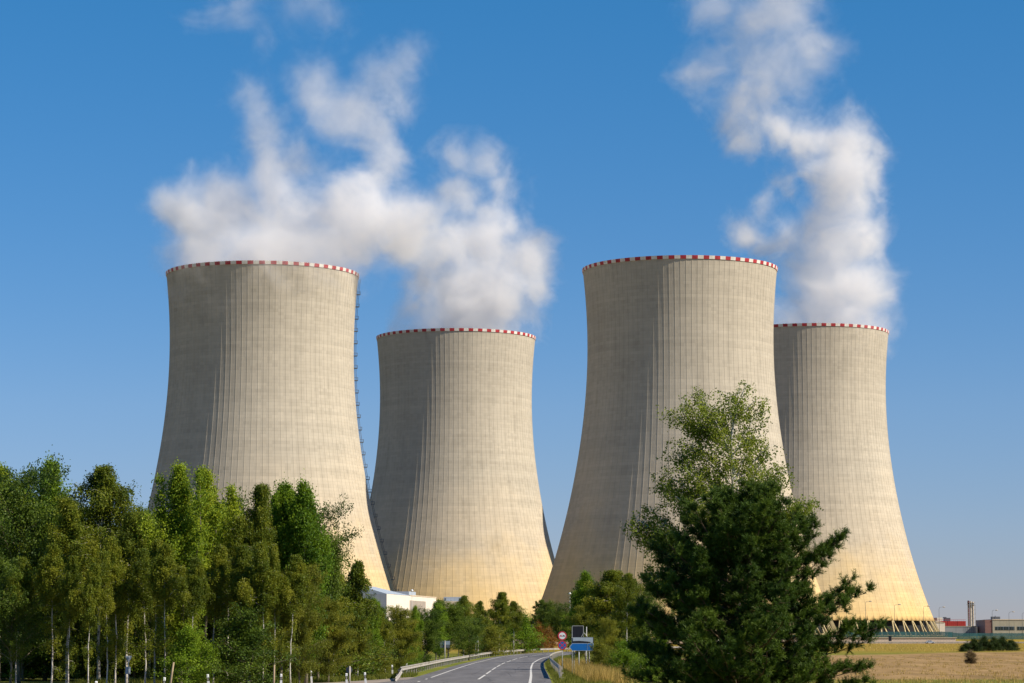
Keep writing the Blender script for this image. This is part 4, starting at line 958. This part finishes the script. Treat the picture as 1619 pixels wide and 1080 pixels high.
def mesh_fence(x0, x1, y, label, step, h):
    z0 = gz(x0, y); t_ = thing('mesh_fence', (x0, y, z0), label, 'fence'); b = MB(); n = int((x1-x0)/step)
    for i in range(n):
        xa, xb = x0+i*step, x0+(i+1)*step; za, zb = gz(xa, y)-z0, gz(xb, y)-z0
        b.box(xa-x0, xb-x0, -.02, .02, 0, h); 
        for k in (-4, -3, -2, -1): pass
        nv = len(b.v)
        for k in (nv-8, nv-5, nv-4, nv-1): b.v[k] = (b.v[k][0], b.v[k][1], b.v[k][2]+za)
        for k in (nv-7, nv-6, nv-3, nv-2): b.v[k] = (b.v[k][0], b.v[k][1], b.v[k][2]+zb)
    b.build('mesh_panel', M['mesh'], t_)
    pb = MB(); pb.tube([(0,0,-.2),(0,0,h+.25)], .07, 6); me = pb.mesh('post', M['fence_post'])
    for i in range(n+1): xa = x0+i*step; link_mesh('post', me, t_, (i*step, 0, gz(xa, y)-z0))
mesh_fence(110, 205, 1218.5, 'green mesh fence on top of the retaining wall before the tower legs', 5, 2.9)
mesh_fence(206, 330, 1237, 'green mesh fence on the grassy bank before the plant buildings', 5, 2.9)
def lamp(px, ytop, D, label, arm=1, globe=False):
    x0, _, zt = W(px, ytop, D); zg = gz(x0, D); h = zt-zg
    t_ = thing('street_lamp', (x0, D, zg), label, 'street lamp', 'tall street lamps of the plant')
    b = MB(); top = [(0,0,-.3),(0,0,h*.5),(0,0,h-1.2),(.15*arm,0,h-.35),(.7*arm,0,h-.05),(1.8*arm,0,h)]
    if globe: top = [(0,0,-.3),(0,0,h*.5),(0,0,h-.5)]
    b.tube(top, [.13,.10,.08,.07,.06,.05][:len(top)], 8); b.build('pole', M['pole'] if globe else M['steel'], t_, True)
    b = MB()
    if globe:
        n = 10
        rings = [(.45*sin(pi*i/6), h-.45*cos(pi*i/6)) for i in range(7)]
        b.tube([(0,0,z) for r_, z in rings], [max(.02, r_) for r_, z in rings], 12)
        b.build('lamp_globe', M['sign_white'], t_, True)
    else:
        b.tube([(1.7*arm,0,h+.02),(2.0*arm,0,h+.06),(2.9*arm,0,h+.08),(3.2*arm,0,h+.02)], [.10,.24,.24,.08], 8); b.build('lamp_head', M['galv'], t_, True)
for a in [(1368,951,1250,'street lamp nearest the pine branches, before the ochre foot of the rear tower'),(1414,956,1252,'street lamp before the middle of the ochre leg ring'),
          (1460,958.5,1254,'street lamp before the sloping edge of the rear tower foot'),(1484.5,960,1300,'street lamp against the sky just right of the rear tower foot'),
          (1568.5,965,1400,'street lamp above the brown end of the office building'),(1595,967.5,1430,'street lamp above the middle of the office building'),(1616,969,1450,'street lamp above the office building at the picture edge')]: lamp(*a)
lamp(651.5, 934, 880, 'globe lamp in front of the long white hall', globe=True); lamp(901, 939, 880, 'globe lamp in front of the shaded foot of the large tower', globe=True)
# dark board by the far road
x0, _, zt = W(1408, 1005.5, 1176); zg = gz(x0, 1176); t_ = thing('road_sign', (x0, 1176, zg), 'small dark upright sign board in front of the retaining wall', 'road sign')
b = MB(); b.box(-.9, .45, 0, .06, zt-zg-2.3, zt-zg); b.build('sign_plate', M['sign_dark'], t_); pole(t_, -.6, .1, 0, zt-zg-.2, .08); pole(t_, .2, .1, 0, zt-zg-.2, .08)
# car
def car():
    x0 = W(1470, 1018, 1172)[0]; zg = gz(x0, 1172)+.03
    t_ = thing('car', (x0, 1172, zg), 'small silver car with dark windows on the far road by the retaining wall', 'car', None, radians(8))
    paint = simple('silver_paint', (.42,.44,.48), .3, .3, .05); glass = simple('dark_glass', (.02,.025,.035), .15)
    P = [(-2.05,.35),(-2.1,.75),(-1.75,.95),(-1.15,1.42),(.45,1.46),(1.15,.98),(1.95,.82),(2.1,.5),(2.05,.3)]
    b = MB(); n = len(P)
    for s, kk in ((-.82, 1), (.82, 1)):
        b.v += [(u, s*(.86 if v > 1.2 else 1), v) for u, v in P]
    b.f.append(tuple(range(n))); b.f.append(tuple(range(n, 2*n))[::-1])
    for k in range(n): k2 = (k+1) % n; b.f.append((k, n+k, n+k2, k2))
    b.m = [0]*len(b.f); b.build('body', paint, t_)
    g_ = MB()
    for s in (-1, 1):
        y = s*.80
        for q in ([(-1.45,1.0),(-1.05,1.34),(-.35,1.36),(-.35,.98)], [(-.25,.98),(-.25,1.36),(.42,1.37),(.98,.98)]):
            g_.quad(*[(u, y*(1.02 if v < 1.2 else .93), v) for u, v in (q if s < 0 else q[::-1])])
    g_.quad((-1.84,-.66,.97),(-1.84,.66,.97),(-1.22,.58,1.41),(-1.22,-.58,1.41)); g_.quad((1.2,.66,.99),(1.2,-.66,.99),(.54,-.58,1.44),(.54,.58,1.44))
    g_.build('window', glass, t_)
    for wx in (-1.3, 1.3):
        for wy in (-.80, .80):
            wb = MB(); wb.tube([(wx, wy-.1, .32), (wx, wy+.1, .32)], .32, 16); wb.build('wheel', M['black'], t_)
    for wy in (-.6, .6): hb = MB(); hb.box(2.0, 2.12, wy-.15, wy+.15, .6, .74); hb.build('headlight', M['sign_white'], t_)
car()

# ------------------------------------------------------------------ buildings
def clad(name, c, period=1.2, horiz=False, dk=.8):
    m, t = new_mat(name); v = t.coord(); sx = t.new('ShaderNodeSeparateXYZ'); t.l.new(v, sx.inputs[0]); n = t.noise(v, .25, 4, .6)
    u = sx.outputs[2] if horiz else t.math('ADD', sx.outputs[0], sx.outputs[1])
    ln_ = t.math('LESS_THAN', t.math('FRACT', t.math('MULTIPLY', u, 1/period)), .1)
    cc = t.ramp(n, [(.3, tuple(x*.85 for x in c)), (.7, c)]); bsdf(t, t.mix(ln_, cc, tuple(x*dk for x in c)), .6); return m
M['hall_white'] = clad('white_cladding', (.80,.72,.62), 2.4, True, .88); M['hall_grey'] = clad('grey_cladding', (.33,.36,.42), 2.0); M['roof_grey'] = clad('roof_sheet', (.36,.42,.50), 1.5)
M['recess'] = clad('beige_panel', (.36,.31,.27), 3); M['red_clad'] = clad('red_cladding', (.42,.04,.035), 6, False, .6); M['brown_clad'] = clad('brown_cladding', (.22,.12,.11), 2, True)
M['beige_clad'] = clad('beige_cladding', (.40,.37,.29), 4); M['bluegrey'] = clad('blue_grey_cladding', (.30,.32,.34), 6); M['window'] = simple('window_glass', (.03,.045,.05), .15, 0, .3, .1)
M['cream'] = clad('cream_cladding', (.62,.52,.40), 5)
# long white hall on the left: near corner at (-43.4, 900)
A = W(611, 939, 900); B_ = W(689.5, 945.5, 984); zg = gz(0, 800)
zg = 4.0; Hh = A[2]-zg; dx, dy = B_[0]-A[0], B_[1]-A[1]; L = sqrt(dx*dx+dy*dy); az = atan2(dy, dx)
t_ = thing('industrial_hall', (A[0], A[1], gz(A[0], A[1])), 'long white industrial hall with grey roof in front of the ladder tower foot', 'building', None, az)
Hh = A[2]-gz(A[0], A[1])
b = MB(); b.box(0, L, 0, 30, -1, Hh); b.build('wall', M['hall_white'], t_)
b = MB(); b.box(-.12, 0, -.1, 30, -1, Hh+.1); b.build('end_wall', M['hall_grey'], t_)
b = MB(); b.v = [(0,0,Hh+.06),(L*.45,0,Hh+.06),(L*.3,10,Hh+3.0),(0,10,Hh+3.0),(0,30,Hh+.06),(L*.45,30,Hh+.06),(L*.3,20,Hh+3),(0,20,Hh+3)]
b.f = [(0,1,2,3),(3,2,6,7),(7,6,5,4),(1,5,6,2),(0,3,7,4)]; b.m = [0]*5; b.build('roof', M['roof_grey'], t_)
b = MB(); b.box(L*.45, L, -.15, 30, Hh, Hh+.35); b.build('parapet', M['cream'], t_)
for (x0, x1, z0, z1) in ((8,30,Hh-9.2,Hh-4.6),(38,66,Hh-6.5,Hh-1.6)):
    b = MB(); b.box(x0, x1, -.06, .1, z0, z1); b.build('loading_door', M['recess'], t_)
b = MB(); b.box(60, 72, 5, 12, Hh+.35, Hh+2.0); b.build('roof_vent', M['roof_grey'], t_)
xa = W(689, 950, 990)
t_ = thing('annex_building', (xa[0], 990, gz(xa[0], 990)), 'low grey annex with rooftop box at the far end of the white hall', 'building'); h = W(700, 950.5, 990)[2]-gz(xa[0], 990); wd_ = W(724, 950, 990)[0]-xa[0]
b = MB(); b.box(0, wd_, 0, 20, -1, h); b.build('wall', M['cream'], t_); b = MB(); b.box(wd_*.35, wd_+1.5, 2, 14, h+.02, h+1.6); b.build('roof_box', M['roof_grey'], t_); b = MB(); b.box(wd_*.4, wd_*.45, 1.9, 2, h+.2, h+1.2); b.build('vent', M['steel'], t_)
def bpx(x0, x1, ytop, D, depth, name, label, mat, cat='building'):
    a = W(x0, ytop, D); c = W(x1, ytop, D); zg = gz(a[0], D); t_ = thing(name, (a[0], D, zg), label, cat); w_ = c[0]-a[0]; h = a[2]-zg
    b = MB(); b.box(0, w_, 0, depth, -1, h); b.build('wall', mat, t_); return t_, w_, h
t_, w_, h = bpx(1479, 1494, 984.5, 1470, 12, 'pump_house', 'small white block with sloped roof edge touching the rear tower foot', M['hall_white'])
b = MB(); b.v = [(0,-.2,h+.01),(w_,-.2,h+.01),(w_,12,h+.01),(0,12,h+.01),(0,-.2,h+1.2),(0,12,h+1.2)]; b.f = [(0,1,4),(3,5,2),(1,2,5,4),(0,4,5,3)]; b.m = [0]*4; b.build('roof', M['cream'], t_)
t_, w_, h = bpx(1482, 1527, 982, 1620, 25, 'red_hall', 'red clad flat-roofed hall behind the low grey wall building', M['red_clad'])
b = MB()
for k in range(14): b.box(w_*k/14, w_*k/14+.1, -.05, -.003, 0, h+.9)
b.box(0, w_, -.05, -.004, h+.8, h+.95); b.build('roof_railing', M['red_clad'], t_)
b = MB(); b.box(w_*.30, w_*.50, 4, 9, h+.02, h+2.0); b.box(w_*.28, w_*.36, 3.9, 9.1, h+2.0, h+2.5); b.build('roof_unit', M['steel'], t_)
t_, w_, h = bpx(1481.5, 1490, 976.5, 1700, 14, 'white_block', 'pale block with a dark red side rising behind the red hall', M['hall_white'])
b = MB(); b.box(-3.2, -.02, 0, 14, 0, h-.2); b.build('side_wall', M['brown_clad'], t_)
t_, w_, h = bpx(1494, 1542.5, 991, 1500, 20, 'low_hall', 'low blue-grey hall running below the red hall and the stacks', M['bluegrey'])
b = MB(); b.box(-.1, w_, -.15, 20, h, h+.4); b.build('parapet', M['beige_clad'], t_)
b = MB()
for k in range(6): b.box(w_*(.62+.06*k), w_*(.62+.06*k)+.12, -.06, -.003, 0, h)
b.build('downpipe', M['steel'], t_)
b = MB(); b.box(w_+.02, w_+1.0, -.3, 20, -1, h+.2); b.build('end_wall', M['hall_white'], t_)  # sunlit look of the hall's end put into its white colour
t_, w_, h = bpx(1545, 1558.5, 990.5, 1540, 20, 'storage_building', 'cream storage building between the low hall and the office building', M['cream'])
b = MB(); b.box(w_*.3, w_*.9, -.08, -.003, h*.1, h*.35); b.build('door', M['brown_clad'], t_); b = MB(); b.box(0, w_, -.2, 20, h, h+.35); b.build('parapet', M['beige_clad'], t_)
t_, w_, h = bpx(1569, 1690, 980.5, 1480, 30, 'office_building', 'long beige office building with window band and brown end, at the picture edge', M['beige_clad'])
a = W(1557.5, 979, 1480)[0]-W(1569, 979, 1480)[0]
b = MB(); b.box(a, -.03, .3, 30, -1, h+.2); b.build('brown_wing', M['brown_clad'], t_)
b = MB(); b.box(-.05, w_, -.2, 30, h+.01, h+.5); b.build('parapet', M['cream'], t_)
for k in range(14):
    x0 = 1.5+k*3.1; wl = 2.9 if k not in (3, 7) else 1.6
    b = MB(); b.box(x0, x0+wl, -.12, -.004, h-5.6, h-3.6); fw = b.build('window', M['window'], t_)
    b = MB(); b.box(x0+wl/2-.05, x0+wl/2+.05, -.15, -.121, h-5.6, h-3.6); b.box(x0, x0+wl, -.15, -.121, h-3.66, h-3.56); b.build('frame', M['sign_grey'], fw)
b = MB(); b.box(.5, 5, 3, 8, h+.5, h+2.0); b.box(2, 2.4, 2.9, 2.99, h+.5, h+2.5); b.build('roof_unit', M['steel'], t_)
# cluster of stacks
x0, _, zt = W(1535.5, 948, 1560); zg = gz(x0, 1560); h = zt-zg
t_ = thing('chimney_stack', (x0, 1560, zg), 'cluster of slim red and white stacks with a platform on top', 'chimney')
for i, u in enumerate((-1.7, -.4, .9)):
    b = MB(); k = 0; zz = 0; ht = h-.6-i*.35
    while zz < ht-.1: z2 = min(ht, zz+5.5); b.tube([(u, 0, zz), (u, 0, z2)], .56, 12, k % 2, True); zz = z2+.002; k += 1; 
    b.build('flue', [simple('flue_red', (.16,.05,.06), .7) if i == 0 else M['cream'], M['cream'] if i != 0 else simple('flue_dark', (.12,.05,.055), .7)], t_, False)
b = MB(); b.box(-2.6, 2.0, -1.2, 1.2, h-3.2, h-3.0); b.box(-2.0, 2.4, -1.2, 1.2, h-2.0, h-1.9)
for u in (-2.5, -.3, 1.9): b.box(u-.05, u+.05, -1.2, -1.1, h-3.0, h-1.2)
b.build('platform', M['galv'], t_)
b = MB()
for u in (-2.2, 2.1): b.tube([(u, -1, 0), (u, -1, h-3)], .12, 6)
z = 2
while z < h-4: b.tube([(-2.2, -1, z), (2.1, -1, z+2)], .07, 4); z += 2.5
b.build('lattice_frame', M['galv'], t_)

# ------------------------------------------------------------------ grass
def blades(name, fn, n, seed, hmin, hmax, mat, wd_=.012, label=None):
    rg = np.random.default_rng(seed); V = []; T = []
    P = fn(rg, n); h = rg.uniform(hmin, hmax, len(P)); lean = rg.normal(size=(len(P), 2))*.22*h[:, None]; a = rg.uniform(0, pi, len(P)); ww = wd_*rg.uniform(.7, 1.6, len(P))
    s = np.stack([np.cos(a)*ww, np.sin(a)*ww, 0*a], 1); tip = P + np.stack([lean[:,0], lean[:,1], h], 1)
    V = np.stack([P-s, P+s, tip], 1).reshape(-1, 3); cl = rg.random(len(P))
    o = link_mesh(name, np_mesh(name, V, 3, mat, cl)); return tag(o, label, kind='stuff')
def band(o0, o1, y0, y1):
    pts = [(p, i) for i, p in enumerate(CL) if y0 <= p[1] <= y1]; ii = [i for _, i in pts]
    def fn(rg, n):
        k = rg.choice(ii, n); o = rg.uniform(o0, o1, n); out = []
        for q, oo in zip(k, o):
            p = CL[q]; d = CL[min(q+1, len(CL)-1)]-CL[max(q-1, 0)]; d = d/np.linalg.norm(d); j = p + d*rg.uniform(-1.5, 1.5) + np.array((d[1], -d[0]))*oo
            out.append((j[0], j[1], gz(j[0], j[1])))
        return np.array(out)
    return fn
blades('verge_grass', band(5.0, 8.5, 150, 420), 26000, 1, .10, .40, M['grass'], .012)
blades('dry_grass', lambda rg, n: np.array([(x, y, gz(x, y)) for x, y in zip(4.6+np.abs(rg.normal(size=n))*1.2+.006*(rg.random(n)*60), rg.uniform(160, 262, n))]) + 0, 22000, 2, .35, 1.15, M['dry_grass'], .011)
blades('verge_grass', band(-11, -6.2, 186, 480), 20000, 3, .08, .30, M['grass'], .014)
def leftv(rg, n):
    x = rg.uniform(-26, -7.2, n); yb = np.interp(x, [-26,-14,-11.2,-9,-7.4], [155,161,166.5,178,190]); y = yb+np.abs(rg.normal(size=n))*6+.3
    return np.array([(a, c, gz(a, c)) for a, c in zip(x, y)])
blades('verge_grass', leftv, 24000, 4, .10, .42, M['grass'], .014)
def fieldp(rg, n):
    m = n//14; x = rg.uniform(24, 120, m); y = 168+rg.random(m)**1.6*330; x = np.repeat(x, 14)+rg.normal(size=m*14)*.18; y = np.repeat(y, 14)+rg.normal(size=m*14)*.25
    k = y < 335+1.5*x; x = x[k]; y = y[k]; return np.array([(a, c, gz(a, c)) for a, c in zip(x, y)])
blades('field_stubble', fieldp, 42000, 6, .06, .26, M['dry_grass'], .014)
def bandp(rg, n):
    x = rg.uniform(60, 300, n); y = rg.uniform(500, 1165, n); return np.array([(a, c, gz(a, c)) for a, c in zip(x, y)])
blades('meadow_tufts', bandp, 30000, 7, .15, .6, M['dry_grass'], .03)
def edgep(rg, n):
    x = rg.uniform(14, 60, n); y = rg.uniform(155, 176, n); return np.array([(a, c, gz(a, c)) for a, c in zip(x, y)])
blades('verge_grass', edgep, 7000, 8, .06, .25, M['dry_grass'], .014)
for o in bpy.data.objects:
    if '_h' in o: del o['_h']
